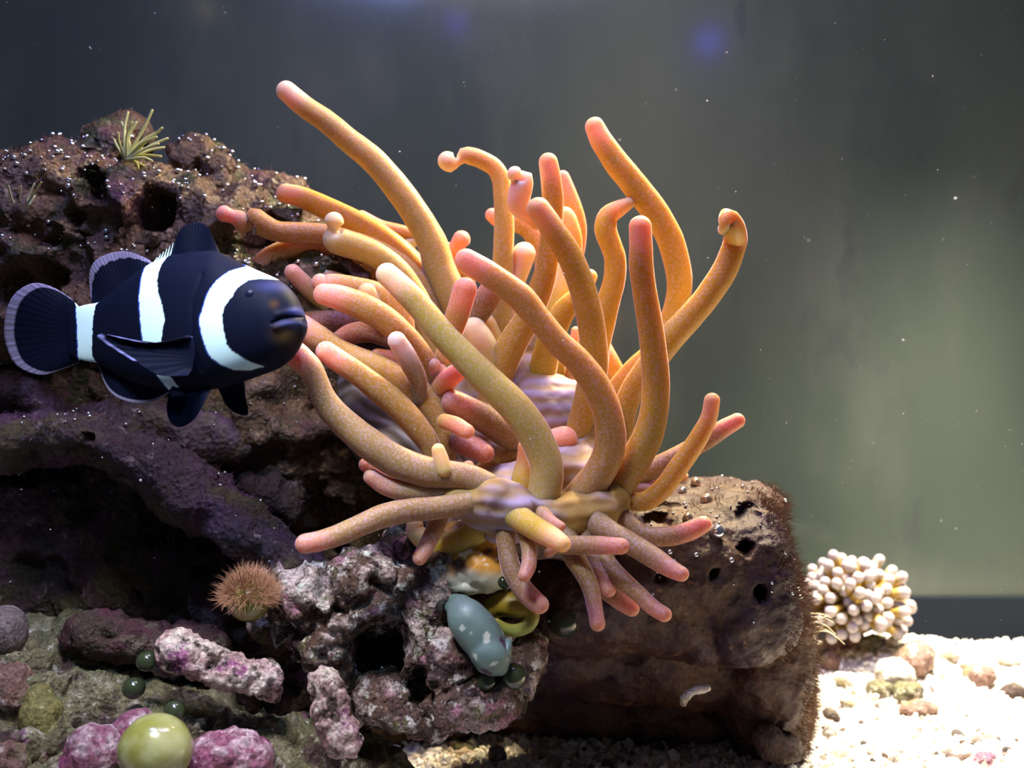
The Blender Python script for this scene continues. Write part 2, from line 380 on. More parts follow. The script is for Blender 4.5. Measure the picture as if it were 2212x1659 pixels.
block = rock('reef_block', [
    (1450, 1185, 3.05, 215, 118, .32, -4, 2.8), (1578, 1240, 3.05, 108, 178, .30, 11, 3), (1440, 1290, 3.06, 250, 110, .24, -8, 3), (1640, 1390, 3.20, 100, 200, .22, 3, 3),
    (1560, 1095, 3.25, 120, 60, .2, -4, 2.6), (1690, 1560, 3.22, 58, 110, .14, -4, 2.6), (1250, 1280, 2.98, 170, 130, .22), (1200, 1360, 3.1, 150, 130, .2), (1400, 1400, 3.2, 260, 120, .2),
    (1120, 1180, 3.05, 120, 90, .2), (1380, 1110, 3.2, 200, 60, .2), (1260, 1480, 3.42, 240, 130, .12, 0, 3), (1520, 1500, 3.40, 240, 130, .12, 0, 3), (1650, 1610, 3.3, 70, 70, .14)],
    .0105, M['block'], 'large square brown rock under the sea anemone, pitted and fuzzy', 'rock', (.045, .014, .006), pit=.05, scl=(3.2, 11, 45), seed=2,
    holes=[(1612, 1184, 15, .12), (1618, 1112, 26, .05), (1646, 1282, 18, .07), (1545, 1240, 10, .05), (1430, 1250, 12, .05), (1420, 1140, 34, .06)])
crust = rock('encrusted_rock', [
    (630, 1232, 2.76, 62, 36, .09), (700, 1290, 2.72, 100, 60, .12, -20), (785, 1245, 2.70, 75, 48, .1), (790, 1320, 2.72, 110, 60, .12), (620, 1320, 2.76, 70, 60, .1), (880, 1290, 2.72, 70, 60, .1, 30),
    (925, 1290, 2.68, 34, 85, .09, -14), (915, 1400, 2.64, 36, 95, .09, 10), (700, 1390, 2.70, 55, 60, .09), (725, 1430, 2.68, 38, 55, .08, -10), (965, 1440, 2.62, 66, 80, .1), (1000, 1500, 2.62, 90, 60, .12),
    (880, 1530, 2.64, 110, 34, .1, -22), (1070, 1490, 2.64, 80, 52, .12, 24), (1115, 1420, 2.70, 42, 52, .1), (830, 1490, 2.72, 60, 40, .1), (850, 1450, 2.84, 130, 100, .08), (980, 1340, 2.86, 90, 130, .08), (760, 1480, 2.74, 26, 70, .08, 8),
    (1100, 1380, 2.86, 70, 60, .1), (940, 1200, 2.86, 110, 60, .1)],
    .0085, M['encrust'], 'rugged pink and white encrusted rock in front of the hermit crab', 'rock', (.035, .026, .010), pit=.16, scl=(7, 16, 55), smooth=3, seed=3,
    holes=[(830, 1395, 66, .10), (770, 1400, 26, .06), (905, 1460, 20, .05)])
mound = rock('rubble_mound', [
    (120, 1480, 2.76, 230, 80, .16, -12), (300, 1560, 2.68, 260, 80, .16, -14), (60, 1600, 2.6, 200, 110, .16), (520, 1650, 2.66, 220, 90, .16, -8), (250, 1700, 2.58, 350, 120, .2),
    (100, 1405, 2.86, 110, 34, .1, -10), (170, 1380, 2.9, 60, 40, .08), (60, 1520, 2.6, 90, 90, .1), (700, 1680, 2.78, 170, 60, .14)],
    .010, M['rubble'], 'olive brown rubble mound filling the lower left corner', 'rock', (.05, .03, .012), pit=.16, scl=(6, 15, 55), smooth=3, seed=4)
rock('dark_boulder', [(240, 1375, 2.70, 95, 48, .08, -6), (380, 1390, 2.74, 110, 40, .08, -8)], .008, M['darkrock'], 'dark oblong stone lying under the purple ridge', 'rock', (.02, .014, .007), scl=(7, 18, 60), seed=5, pit=.08)
rock('coral_fragment', [(390, 1405, 2.55, 42, 36, .05), (430, 1425, 2.54, 60, 34, .05, -24), (500, 1450, 2.54, 60, 32, .05, -14), (560, 1465, 2.55, 40, 34, .045), (580, 1495, 2.56, 26, 14, .03, -30)], .006, M['pinkrock'], 'pale pink finger of broken coral under the furry algae ball', 'coral rubble', (.012, .014, .007), scl=(9, 26, 80), smooth=2, seed=6, pit=.06)
rock('coral_fragment', [(700, 1480, 2.50, 28, 34, .035), (712, 1525, 2.50, 34, 48, .04, 18), (738, 1590, 2.50, 34, 42, .04, 20), (720, 1560, 2.5, 30, 50, .04, 20), (752, 1612, 2.5, 16, 20, .03)], .006, M['pinkrock'], 'pale upright stub of broken coral leaning below the encrusted rock', 'coral rubble', (.010, .014, .007), scl=(9, 26, 80), smooth=2, seed=7, pit=.06)
rock('coralline_nodule', [(205, 1625, 2.45, 58, 56, .06), (190, 1660, 2.45, 60, 50, .06)], .006, M['coralline'], 'magenta crusted nodule left of the big bubble alga', 'rock', (.012, .008, .004), scl=(9, 22, 70), seed=8)
rock('coralline_nodule', [(292, 1572, 2.52, 40, 34, .05, 20), (262, 1600, 2.52, 30, 40, .05)], .006, M['coralline'], 'small magenta nodule behind the big bubble alga', 'rock', (.012, .008, .004), scl=(9, 22, 70), seed=9)
rock('coralline_nodule', [(490, 1630, 2.46, 72, 44, .06, 8), (440, 1650, 2.46, 36, 40, .05), (545, 1640, 2.47, 36, 40, .05)], .006, M['coralline'], 'magenta and white crusted nodule right of the big bubble alga', 'rock', (.016, .012, .005), scl=(9, 22, 70), seed=10, pit=.06)
rock('cone_stone', [(90, 1550, 2.50, 42, 48, .05), (84, 1505, 2.51, 24, 26, .035), (100, 1580, 2.5, 48, 30, .05)], .006, M['olive'], 'olive green conical stone at the lower left', 'rock', (.006, .003, .002), seed=11)
rock('round_stone', [(15, 1362, 2.7, 36, 52, .06, 10)], .007, M['grey'], 'rounded grey stone at the left edge below the ridge', 'rock', (.01, .004, .002), seed=12)
rock('orange_rubble', [(12, 1500, 2.52, 50, 60, .06), (10, 1640, 2.44, 66, 40, .06), (60, 1640, 2.46, 60, 36, .05)], .007, M['pebblebrown'], 'rusty rubble piece in the bottom left corner', 'rock', (.02, .016, .008), scl=(9, 22, 70), seed=13, pit=.08)
rock('brown_boulder', [(1660, 1600, 2.98, 30, 34, .06), (1690, 1615, 2.98, 36, 30, .06)], .008, M['darkrock'], 'brown crusted stone at the foot of the square rock', 'rock', (.014, .01, .005), scl=(9, 20, 60), seed=14)
rock('shell_fragment', [(1485, 1503, 2.76, 20, 10, .012, 40), (1512, 1490, 2.76, 24, 10, .012, 14), (1476, 1518, 2.76, 9, 8, .01, 60)], .004, M['pale'], 'cream flake of broken shell stuck to the square rock', 'shell', (.006, .004, .002), scl=(12, 30, 80), smooth=1, seed=15)

# ------------------------------------------------------------------ sweeps
def catmull(P, n):
    P = np.asarray(P, float); P = np.vstack([2 * P[0] - P[1], P, 2 * P[-1] - P[-2]]); out = []
    for i in range(1, len(P) - 2):
        a, b_, c_, d = P[i - 1:i + 3]
        k = max(2, int(np.ceil(np.linalg.norm((c_ - b_)[:3]) / n)))
        t = np.linspace(0, 1, k, endpoint=False)[:, None]
        out.append(.5 * (2 * b_ + (c_ - a) * t + (2 * a - 5 * b_ + 4 * c_ - d) * t * t + (3 * b_ - a - 3 * c_ + d) * t ** 3))
    out.append(P[-2][None]); return np.vstack(out)
def tube(C, rad, ns=16, cap=6, wob=0, seed=0):
    """tube along C with round ends; returns verts, faces, t per vertex"""
    C = np.asarray(C, float); rad = np.maximum(np.asarray(rad, float), 1e-4)
    T = np.gradient(C, axis=0); T /= np.linalg.norm(T, axis=1)[:, None]
    pts, rr, tt = [], [], []
    L = len(C)
    for j in range(cap):
        a = PI / 2 * (1 - (j + .25) / cap)
        pts.append(C[0] - T[0] * rad[0] * math.sin(a)); rr.append(rad[0] * math.cos(a)); tt.append(0)
    for i in range(L): pts.append(C[i]); rr.append(rad[i]); tt.append(i / (L - 1))
    for j in range(cap):
        a = PI / 2 * (j + .75) / cap
        pts.append(C[-1] + T[-1] * rad[-1] * math.sin(a)); rr.append(rad[-1] * math.cos(a)); tt.append(1)
    pts = np.array(pts); rr = np.array(rr)
    TT = np.vstack([np.repeat(T[:1], cap, 0), T, np.repeat(T[-1:], cap, 0)])
    u = np.cross(TT[0], (0.3, 1, .2)); u /= np.linalg.norm(u); V = []
    ang = np.arange(ns) / ns * 2 * PI
    for i in range(len(pts)):
        u = u - TT[i] * (u @ TT[i]); u /= np.linalg.norm(u); v_ = np.cross(TT[i], u)
        V.append(pts[i] + rr[i] * (np.cos(ang)[:, None] * u + np.sin(ang)[:, None] * v_))
    V = np.array(V).reshape(-1, 3); n = len(pts)
    if wob:
        c = np.repeat(pts, ns, 0); s = 1 + wob * fbm(V + seed, 14, 2); V = c + (V - c) * s[:, None]
    Q = [(i * ns + j, i * ns + (j + 1) % ns, (i + 1) * ns + (j + 1) % ns, (i + 1) * ns + j) for i in range(n - 1) for j in range(ns)]
    V = np.vstack([V, pts[0] - TT[0] * 1e-5, pts[-1] + TT[-1] * 1e-5])
    Q += [(n * ns, (j + 1) % ns, j) for j in range(ns)] + [(n * ns + 1, (n - 1) * ns + j, (n - 1) * ns + (j + 1) % ns) for j in range(ns)]
    return V, Q, np.concatenate([np.repeat(tt, ns), [0, 1]])
def stroke(pts, Y0, Y1, step=.012, wk=1.0):
    """pixel polyline (x, y, width[, Y]) -> world centre line and radii"""
    A = np.array([p[:3] for p in pts], float)
    if 1.05 * A[0, 2] < A[1, 2] < 1.7 * A[0, 2]: A[0, 2] = .90 * A[1, 2]
    s = np.concatenate([[0], np.cumsum(np.linalg.norm(np.diff(A[:, :2], axis=0), axis=1))]); s /= s[-1]
    Ys = Y0 + (Y1 - Y0) * s
    for i, p in enumerate(pts):
        if len(p) > 3: Ys[i] = p[3]
    W = np.array([np.append(at(a[0], a[1], y), a[2] * wk / 2 / F * y) for a, y in zip(A, Ys)])
    # start the centre line one radius inside the tip
    r0 = W[0, 3]; arc = np.concatenate([[0], np.cumsum(np.linalg.norm(np.diff(W[:, :3], axis=0), axis=1))])
    r0 = min(r0, arc[-1] * .4)
    P0 = np.array([np.interp(r0, arc, W[:, q]) for q in range(4)]); P0[3] = max(P0[3], W[0, 3])
    W = np.vstack([P0, W[arc > r0 * 1.5]])
    W = catmull(W, step); return W[:, :3], W[:, 3]

# ------------------------------------------------------------------ sea anemone
anem = empty('sea_anemone', at(1180, 1180, 2.9), 'large orange and violet sea anemone with long tentacles, spread over the square brown rock', 'sea anemone')
rock('oral_disc', [
    (1010, 1075, 2.62, 62, 30, .07, -14), (1062, 1080, 2.60, 46, 50, .08), (1110, 1098, 2.60, 50, 50, .08), (1165, 1110, 2.64, 60, 44, .08), (1225, 1112, 2.66, 60, 50, .08), (1285, 1105, 2.68, 56, 52, .08), (1325, 1085, 2.72, 40, 50, .07), (1100, 1135, 2.66, 60, 40, .07), (1170, 1148, 2.70, 60, 36, .08), (1245, 1145, 2.72, 60, 40, .08), (1040, 1110, 2.64, 50, 30, .06, -20),
    (1130, 1040, 2.84, 110, 46, .14, 8), (1230, 1020, 2.86, 110, 70, .14), (1180, 920, 3.02, 110, 110, .12), (1090, 870, 3.10, 120, 90, .12, 30), (1290, 950, 2.98, 70, 110, .14), (1130, 790, 3.20, 130, 70, .08), (1000, 820, 3.12, 90, 110, .10),
    (1020, 950, 3.02, 100, 90, .12), (960, 900, 3.06, 80, 100, .1)], .0095, M['disc'], parent=anem, amp=(.022, .010, .0), scl=(6, 12, 40), smooth=12, seed=21)
rock('column', [
    (860, 880, 3.02, 125, 150, .17, 10), (810, 840, 3.04, 80, 110, .14), (900, 960, 2.95, 110, 90, .14, -20), (960, 1060, 2.86, 110, 60, .14), (1140, 1150, 2.86, 150, 50, .14), (1260, 1150, 2.86, 100, 60, .14), (980, 1110, 2.8, 70, 50, .08), (870,780,3.08,60,60,.1)],
    .0095, M['cup'], parent=anem, amp=(.012, .004, 0), scl=(6, 12, 40), smooth=14, seed=22)
PAL = {  # tip, middle, base
    'o': ((.80, .48, .22), (.52, .335, .016), (.44, .30, .030)),
    'y': ((.82, .50, .22), (.52, .37, .018), (.48, .35, .05)),
    'r': ((.74, .32, .22), (.45, .245, .035), (.40, .25, .045)),
    'd': ((.42, .15, .09), (.31, .12, .035), (.25, .11, .04)),
    'm': ((.50, .24, .17), (.29, .185, .055), (.36, .24, .07)),
    'p': ((.88, .66, .52), (.80, .62, .46), (.60, .44, .14)),
    'l': ((.64, .52, .54), (.34, .24, .11), (.30, .21, .09)),
    's': ((.84, .64, .38), (.52, .40, .08), (.48, .36, .09)),
    'x': ((.55, .45, .80), (.60, .46, .66), (.60, .40, .40)),
}
TE = [
 ('s', 3.00, 3.06, [(603,184,34),(620,198,40),(655,228,42),(705,262,44),(755,305,47),(805,345,50),(850,396,52),(895,458,54),(932,522,58),(950,585,64),(975,640,68),(1010,700,70),(1050,770,66)]),
 ('o', 3.10, 3.10, [(602,408,36),(616,418,38),(655,427,42),(720,457,46),(790,494,50),(850,535,52),(900,585,54),(940,650,58),(975,710,60),(1010,770,56)]),
 ('r', 2.90, 3.05, [(468,458,26),(484,462,34),(500,468,27),(514,472,34),(528,484,38),(535,486,24),(548,478,52),(568,486,44),(600,500,40),(650,504,42),(705,508,42),(765,524,42),(820,545,44),(870,580,48),(910,630,50),(950,700,50)]),
 ('r', 2.98, 3.06, [(545,610,36),(562,575,42),(600,548,42),(645,534,42),(690,532,44),(745,548,44),(800,578,46),(850,610,50),(890,670,54),(910,740,50)]),
 ('s', 2.88, 3.00, [(722,458,30),(722,476,42),(720,494,22),(722,514,50),(745,526,52),(790,540,50),(830,562,50),(868,598,50),(900,650,52),(925,710,50),(940,780,46)]),
 ('s', 2.58, 2.64, [(818,580,36),(836,592,44),(868,622,48),(905,660,50),(950,715,52),(995,762,54),(1040,808,58),(1085,852,62),(1125,895,64),(1158,945,66),(1180,1005,66),(1176,1060,66),(1155,1098,64)]),
 ('r', 2.60, 2.68, [(988,550,36),(1005,560,44),(1050,588,50),(1095,618,50),(1130,648,54),(1165,690,50),(1205,738,50),(1250,782,52),(1290,838,56),(1314,900,58),(1318,960,60),(1295,1020,62),(1255,1070,64),(1225,1108,60)]),
 ('o', 2.78, 2.90, [(1146,436,40),(1160,448,46),(1192,492,48),(1226,545,50),(1252,605,52),(1270,665,54),(1280,725,54),(1284,790,54),(1270,860,56),(1255,930,58),(1240,990,56),(1232,1030,54)]),
 ('o', 2.88, 2.98, [(1183,332,34),(1184,348,36),(1190,385,40),(1194,430,42),(1192,485,42),(1186,540,42),(1178,590,44),(1162,640,48),(1138,690,50),(1108,740,56),(1085,790,58),(1065,850,60),(1050,910,54)]),
 ('r', 3.20, 3.25, [(1210,370,24),(1220,395,28),(1234,437,34),(1246,475,34),(1250,515,30),(1240,570,30),(1225,640,34)]),
 ('o', 3.12, 3.16, [(1213,450,26),(1228,474,32),(1238,515,34),(1236,570,34),(1220,640,36)]),
 ('o', 2.66, 2.72, [(1382,468,40),(1383,485,44),(1384,530,46),(1386,580,48),(1394,640,48),(1404,700,50),(1412,760,52),(1416,820,54),(1414,880,56),(1402,935,60),(1375,990,60),(1345,1035,62),(1322,1075,60)]),
 ('o', 2.95, 3.02, [(1280,256,28),(1284,272,38),(1300,305,44),(1335,356,50),(1375,405,52),(1415,458,52),(1446,515,52),(1464,575,50),(1467,625,48),(1455,680,46),(1436,730,44),(1400,765,34),(1370,790,32),(1335,830,32),(1312,875,34),(1300,930,36)]),
 ('o', 2.84, 2.92, [(1562,498,18),(1566,488,24,2.78),(1571,470,38,2.78),(1584,490,44,2.80),(1588,520,46),(1576,560,48),(1556,600,50),(1525,645,50),(1488,688,52),(1450,728,54),(1420,768,52),(1385,812,46),(1360,855,46),(1345,910,48),(1330,965,50),(1300,1010,50)]),
 ('y', 2.95, 3.02, [(1368,434,22),(1356,440,24),(1338,450,32),(1315,466,40),(1308,495,44),(1320,530,42),(1329,560,42),(1327,605,42),(1315,650,44),(1303,700,44),(1294,750,44),(1285,820,46),(1278,900,46)]),
 ('y', 3.02, 3.02, [(1278,583,28),(1272,604,30),(1250,640,40),(1220,670,46),(1195,715,52),(1178,770,54),(1165,830,54),(1148,890,50),(1135,950,46)]),
 ('s', 3.00, 3.08, [(948,342,24),(962,346,38),(976,352,36),(990,350,14),(1002,338,32),(1020,338,34),(1045,348,34),(1068,362,34),(1082,388,36),(1086,430,36),(1089,480,38),(1088,530,40),(1086,590,42),(1083,650,42),(1080,710,44),(1078,790,46)]),
 ('p', 2.86, 2.92, [(1098,376,24),(1110,374,32),(1122,384,22),(1132,384,34),(1128,400,44),(1120,428,46),(1126,452,40),(1142,466,30),(1160,480,30)]),
 ('r', 3.20, 3.22, [(1058,452,22),(1064,466,28),(1082,476,34),(1112,480,38),(1140,494,38),(1160,520,40),(1175,560,40),(1180,620,40)]),
 ('p', 3.06, 3.10, [(1134,524,34),(1133,542,48),(1130,562,40),(1124,585,34),(1112,620,34),(1100,680,38),(1090,740,40)]),
 ('r', 3.20, 3.24, [(1008,504,28),(1000,512,36),(988,530,30),(978,550,26),(990,580,24)]),
 ('r', 3.26, 3.30, [(770,462,20),(784,470,26),(820,490,28),(860,500,28),(900,512,30),(940,530,30),(985,552,30),(1010,600,34)]),
 ('p', 3.28, 3.28, [(868,530,26),(885,524,28),(910,512,30),(940,540,30)]),
 ('r', 2.76, 2.80, [(1010,602,38),(1006,620,46),(996,655,46),(985,690,46),(975,725,40),(960,770,36)]),
 ('m', 2.96, 3.02, [(1088,588,28),(1072,610,44),(1048,650,50),(1022,690,48),(1000,725,44),(985,760,42)]),
 ('r', 2.80, 2.86, [(684,596,28),(688,608,34),(700,614,36),(722,612,38),(765,620,40),(808,632,44),(845,652,48),(866,684,46),(874,715,42),(880,760,36)]),
 ('r', 2.92, 2.94, [(698,598,22),(715,598,26),(740,608,28),(770,625,28)]),
 ('o', 2.79, 2.84, [(786,616,30),(792,630,36),(806,652,40),(820,680,40)]),
 ('r', 2.90, 2.96, [(622,576,28),(630,586,32),(650,606,34),(675,630,36),(705,655,36)]),
 ('r', 2.70, 2.80, [(680,634,32),(694,634,40),(730,642,50),(778,660,54),(822,684,54),(862,714,50),(895,748,46),(918,785,46),(928,822,40),(926,860,34)]),
 ('l', 2.62, 2.74, [(851,722,30),(856,734,36),(874,764,40),(892,795,38),(904,825,34),(906,860,30)]),
 ('d', 2.74, 2.80, [(803,764,24),(815,768,28),(845,774,30),(872,785,30),(890,810,28)]),
 ('d', 2.96, 2.94, [(640,700,30),(667,692,36),(715,696,50),(767,696,50),(815,702,48),(860,730,44)]),
 ('d', 2.88, 2.90, [(715,745,20),(730,732,30),(757,722,40),(796,716,42),(836,726,42),(870,750,38)]),
 ('r', 2.68, 2.80, [(610,690,40),(650,706,50),(690,732,50),(730,758,48),(770,776,50),(812,794,54),(862,822,56),(912,858,58),(948,900,58),(964,945,54),(958,985,46)]),
 ('r', 2.60, 2.72, [(688,748,32),(700,756,40),(732,780,44),(780,812,46),(830,852,50),(874,892,50),(905,928,48),(928,962,42),(935,1000,34)]),
 ('m', 2.52, 2.60, [(615,745,44),(645,770,50),(670,796,48),(684,822,44),(698,858,48),(722,892,54),(762,930,58),(808,966,62),(860,998,62),(915,1018,60),(965,1024,54),(1010,1030,52),(1050,1050,56)]),
 ('y', 2.56, 2.56, [(942,960,20),(946,970,26),(952,990,30),(958,1015,32)]),
 ('m', 2.56, 2.62, [(793,1018,26),(802,1030,32),(830,1048,36),(870,1060,38),(917,1062,40),(964,1062,46),(1010,1070,46)]),
 ('d', 2.68, 2.74, [(780,996,22),(792,1006,28),(825,1022,30),(870,1040,30)]),
 ('m', 2.40, 2.58, [(640,1178,30),(652,1176,38),(694,1168,40),(740,1152,42),(785,1132,44),(835,1112,46),(885,1102,46),(940,1098,44),(990,1090,44),(1035,1082,44)]),
 ('y', 2.68, 2.64, [(893,1118,30),(898,1148,36),(925,1172,44),(965,1178,48),(1010,1162,50),(1042,1130,50),(1060,1095,46)]),
 ('m', 2.54, 2.60, [(900,1218,26),(906,1206,28),(922,1178,32),(936,1150,34),(948,1120,36),(958,1090,34)]),
 ('m', 2.50, 2.60, [(1180,1316,28),(1168,1308,36),(1148,1292,40),(1122,1262,40),(1104,1226,38),(1094,1180,36),(1092,1135,40),(1096,1095,44)]),
 ('m', 2.46, 2.56, [(1130,1254,22),(1134,1242,26),(1142,1222,30),(1143,1192,30),(1138,1160,32),(1130,1130,34)]),
 ('y', 2.38, 2.56, [(1224,1180,26),(1214,1174,34),(1194,1162,42),(1165,1146,46),(1138,1130,48),(1108,1110,54)]),
 ('m', 2.47, 2.58, [(1356,1182,26),(1344,1180,32),(1318,1179,34),(1274,1178,38),(1229,1178,36),(1192,1174,34),(1158,1158,32)]),
 ('m', 2.50, 2.52, [(1182,1202,18),(1188,1192,20),(1200,1180,22)]),
 ('m', 2.46, 2.64, [(1484,1246,26),(1472,1240,30),(1445,1226,36),(1408,1202,42),(1362,1174,44),(1320,1152,46),(1288,1130,54),(1262,1100,60)]),
 ('m', 2.60, 2.70, [(1534,1126,26),(1520,1132,32),(1492,1146,38),(1448,1158,38),(1400,1156,38),(1362,1138,42),(1338,1112,40),(1326,1080,36)]),
 ('o', 2.66, 2.72, [(1540,850,24),(1538,866,30),(1532,900,32),(1514,938,36),(1490,975,38),(1462,1015,40),(1432,1055,40),(1400,1080,38),(1372,1084,36),(1345,1072,36)]),
 ('m', 2.84, 2.84, [(1606,902,24),(1594,908,30),(1562,926,34),(1530,948,36),(1484,974,38),(1436,1000,40),(1390,1022,42),(1340,1045,40)]),
 ('l', 2.92, 2.92, [(1486,1026,14),(1470,1030,20),(1440,1032,30),(1400,1042,34),(1350,1052,36)]),
 ('m', 2.82, 2.84, [(1430,1064,20),(1405,1058,26),(1375,1054,30),(1335,1062,32)]),
 ('m', 2.48, 2.62, [(1292,1362,26),(1291,1348,30),(1284,1310,30),(1276,1270,34),(1258,1232,38),(1236,1196,42),(1225,1150,40),(1222,1110,36)]),
 ('m', 2.48, 2.62, [(1448,1332,26),(1436,1328,30),(1408,1310,32),(1380,1284,34),(1345,1254,38),(1315,1222,38),(1294,1180,34),(1285,1130,32)]),
 ('m', 2.60, 2.66, [(1378,1322,24),(1366,1316,30),(1335,1296,34),(1305,1270,34),(1282,1230,32),(1270,1180,30)]),
 ('m', 2.54, 2.62, [(1318,1288,24),(1315,1276,28),(1304,1248,32),(1288,1215,34),(1270,1175,34),(1260,1130,34)]),
 ('m', 2.50, 2.56, [(1218,1140,16),(1208,1136,20),(1190,1128,28),(1172,1112,36)]),
 ('r', 2.80, 2.86, [(1242,944,40),(1230,944,50),(1205,954,54),(1165,970,50),(1120,986,46),(1080,1002,44),(1045,1020,42),(1015,1040,40)]),
 ('m', 2.74, 2.86, [(958,862,36),(975,866,44),(1010,884,52),(1050,906,56),(1090,932,58),(1130,960,54),(1160,990,46)]),
 ('r', 2.72, 2.80, [(1008,796,30),(992,800,36),(968,820,40),(946,846,38),(930,880,34)]),
 ('r', 2.64, 2.70, [(1018,938,26),(1006,930,30),(985,918,32),(960,910,30)]),
 ('d', 2.74, 2.78, [(1062,988,30),(1045,978,40),(1022,966,46),(1000,956,46),(980,950,40)]),
 ('r', 2.70, 2.72, [(1008,1000,22),(1012,1006,24),(1010,1020,22)]),
 ('r', 2.76, 2.78, [(938,776,26),(936,792,30),(930,815,28)]),
 ('r', 2.78, 2.78, [(960,790,26),(950,802,28),(938,818,26)]),
 ('y', 2.72, 2.72, [(1134,950,20),(1136,966,32),(1138,1000,42),(1132,1030,46),(1122,1060,48)]),
 ('y', 3.14, 3.10, [(1222,560,44),(1212,600,54),(1200,660,60),(1192,720,60),(1190,800,60),(1195,880,56)]),
 ('r', 3.14, 3.12, [(1292,725,24),(1300,745,32),(1318,782,36),(1338,822,36),(1350,870,36)]),
 ('r', 3.10, 3.08, [(1244,706,12),(1243,722,18),(1240,760,24),(1236,820,30)]),
 ('s', 3.02, 3.06, [(905,640,52),(910,690,60),(930,750,64),(965,810,64),(1000,870,60)]),
 ('y', 3.06, 3.06, [(1040,680,46),(1060,740,60),(1078,800,62),(1080,880,60)]),
 ('y', 2.98, 2.98, [(1220,830,50),(1205,880,62),(1195,930,60),(1205,985,50)]),
 ('y', 2.96, 2.96, [(1090,870,46),(1066,900,64),(1062,950,66),(1080,1010,56)]),
 ('x', 3.0, 2.98, [(1020,724,10),(1032,750,24),(1048,785,40),(1060,830,50)]),
 ('x', 3.0, 2.98, [(1116,760,16),(1114,800,44),(1108,845,56),(1100,900,60)]),
 ('s', 2.96, 2.96, [(1010,690,40),(1040,740,52),(1060,790,54),(1072,850,50)]),
]
for i, (st, Y0, Y1, pts) in enumerate(TE):
    C, r = stroke(pts, Y0, Y1, wk=1.12)
    V, Q, t = tube(C, r, 20, 7, .06, i * 1.7)
    tip, mid, base = map(np.array, PAL[st])
    mid = mid * (1 + .10 * math.sin(i * 2.3)) + (0, 0, .012); base = base + (.0, 0, .03); L = np.linalg.norm(np.diff(C, axis=0), axis=1).sum(); s = t * L
    a = np.clip((s - .015) / .075, 0, 1)[:, None]; a = a * a * (3 - 2 * a)
    bb = np.clip((t - .62) / .38, 0, 1)[:, None]
    c = tip * (1 - a) + mid * a; c = c * (1 - bb * a) + base * bb * a
    nz = fbm(V, 9, 3)[:, None]; c = c * (1 + .16 * nz)
    mk('tentacle', V, Q, M['tent'], anem, np.clip(c, 0, 1))

# ------------------------------------------------------------------ clownfish
FY = 2.46
fish = empty('clownfish', at(410, 700, FY), 'black clownfish with three white bands swimming left of the sea anemone', 'fish')
top = np.array([(150, 672), (170, 662), (190, 657), (215, 654), (240, 634), (270, 608), (300, 586), (332, 566), (370, 552), (420, 543), (468, 542), (505, 560), (544, 579), (575, 592), (601, 603), (625, 621), (642, 642), (652, 662), (659, 684), (663, 704)], float)
bot = np.array([(150, 768), (170, 776), (190, 781), (215, 784), (250, 806), (290, 826), (330, 838), (380, 844), (440, 844), (480, 838), (520, 826), (560, 812), (600, 797), (625, 780), (642, 762), (654, 738), (663, 712)], float)
thk = np.array([(150, 6), (190, 12), (215, 18), (260, 34), (320, 54), (400, 72), (480, 84), (540, 86), (590, 82), (620, 68), (645, 48), (658, 28), (663, 4)], float)
def ip(T, x):
    return np.interp(x, T[:, 0], T[:, 1])
def sm(T, n=25):
    x = np.linspace(150, 663, 500); y = ip(T, x); k = np.ones(n) / n; y2 = np.convolve(np.pad(y, n // 2, mode='edge'), k, 'valid')[:500]; wgt = np.clip((663 - x) / 14, 0, 1); return np.stack([x, y2 * wgt + y * (1 - wgt)], 1)
top_s, bot_s, thk_s = sm(top), sm(bot), sm(thk)
xs = np.concatenate([np.linspace(150, 600, 300, endpoint=False), 663 - 63 * (1 - np.linspace(0, 1, 90)) ** 1.6])
NS = 220; ang = np.arange(NS) / NS * 2 * PI
def fishpt(px, py, dy):    # dy in px towards +Y ; head swings toward the camera
    yoff = -.00022 * np.clip(px - 330, -200, 400) 
    C_ = FY + yoff; Y = C_ + dy / F * FY
    return np.stack([(px - 1106) / F * C_, Y, (829.5 - py) / F * C_], -1)
rows = []; PX = []
for x in xs:
    a, b_, h = ip(top_s, x), ip(bot_s, x), ip(thk_s, x)
    if x > 655: 
        q = math.sqrt(max(0, (663 - x) / 8)); mid_ = 702; a = min(a, mid_); b_ = max(b_, mid_)
    cy, ry = (a + b_) / 2, max((b_ - a) / 2, .3)
    py = cy - ry * np.sin(ang); dy = -h * np.sign(np.cos(ang)) * np.abs(np.cos(ang)) ** .9
    PX.append(np.stack([np.full(NS, x), py, dy], 1))
PX = np.concatenate(PX)
# mouth groove and lips on the face
def segd(p, pts):
    d = np.full(len(p), 1e9)
    for (a, b_) in zip(pts[:-1], pts[1:]):
        a = np.array(a, float); b_ = np.array(b_, float); t = np.clip(((p - a) @ (b_ - a)) / ((b_ - a) @ (b_ - a)), 0, 1)
        d = np.minimum(d, np.linalg.norm(p - (a + t[:, None] * (b_ - a)), axis=1))
    return d
dm = segd(PX[:, :2], [(604, 702), (622, 692), (640, 688), (664, 686)])
dl = segd(PX[:, :2], [(612, 712), (632, 703), (650, 700), (662, 703)])
du = segd(PX[:, :2], [(616, 684), (636, 677), (656, 672)])
sgn = np.sign(PX[:, 2]); 
PX[:, 2] += sgn * (-5.5 * np.exp(-(dm / 2.6) ** 2) + 6 * np.exp(-(dl / 8) ** 2) + 4 * np.exp(-(du / 7) ** 2))
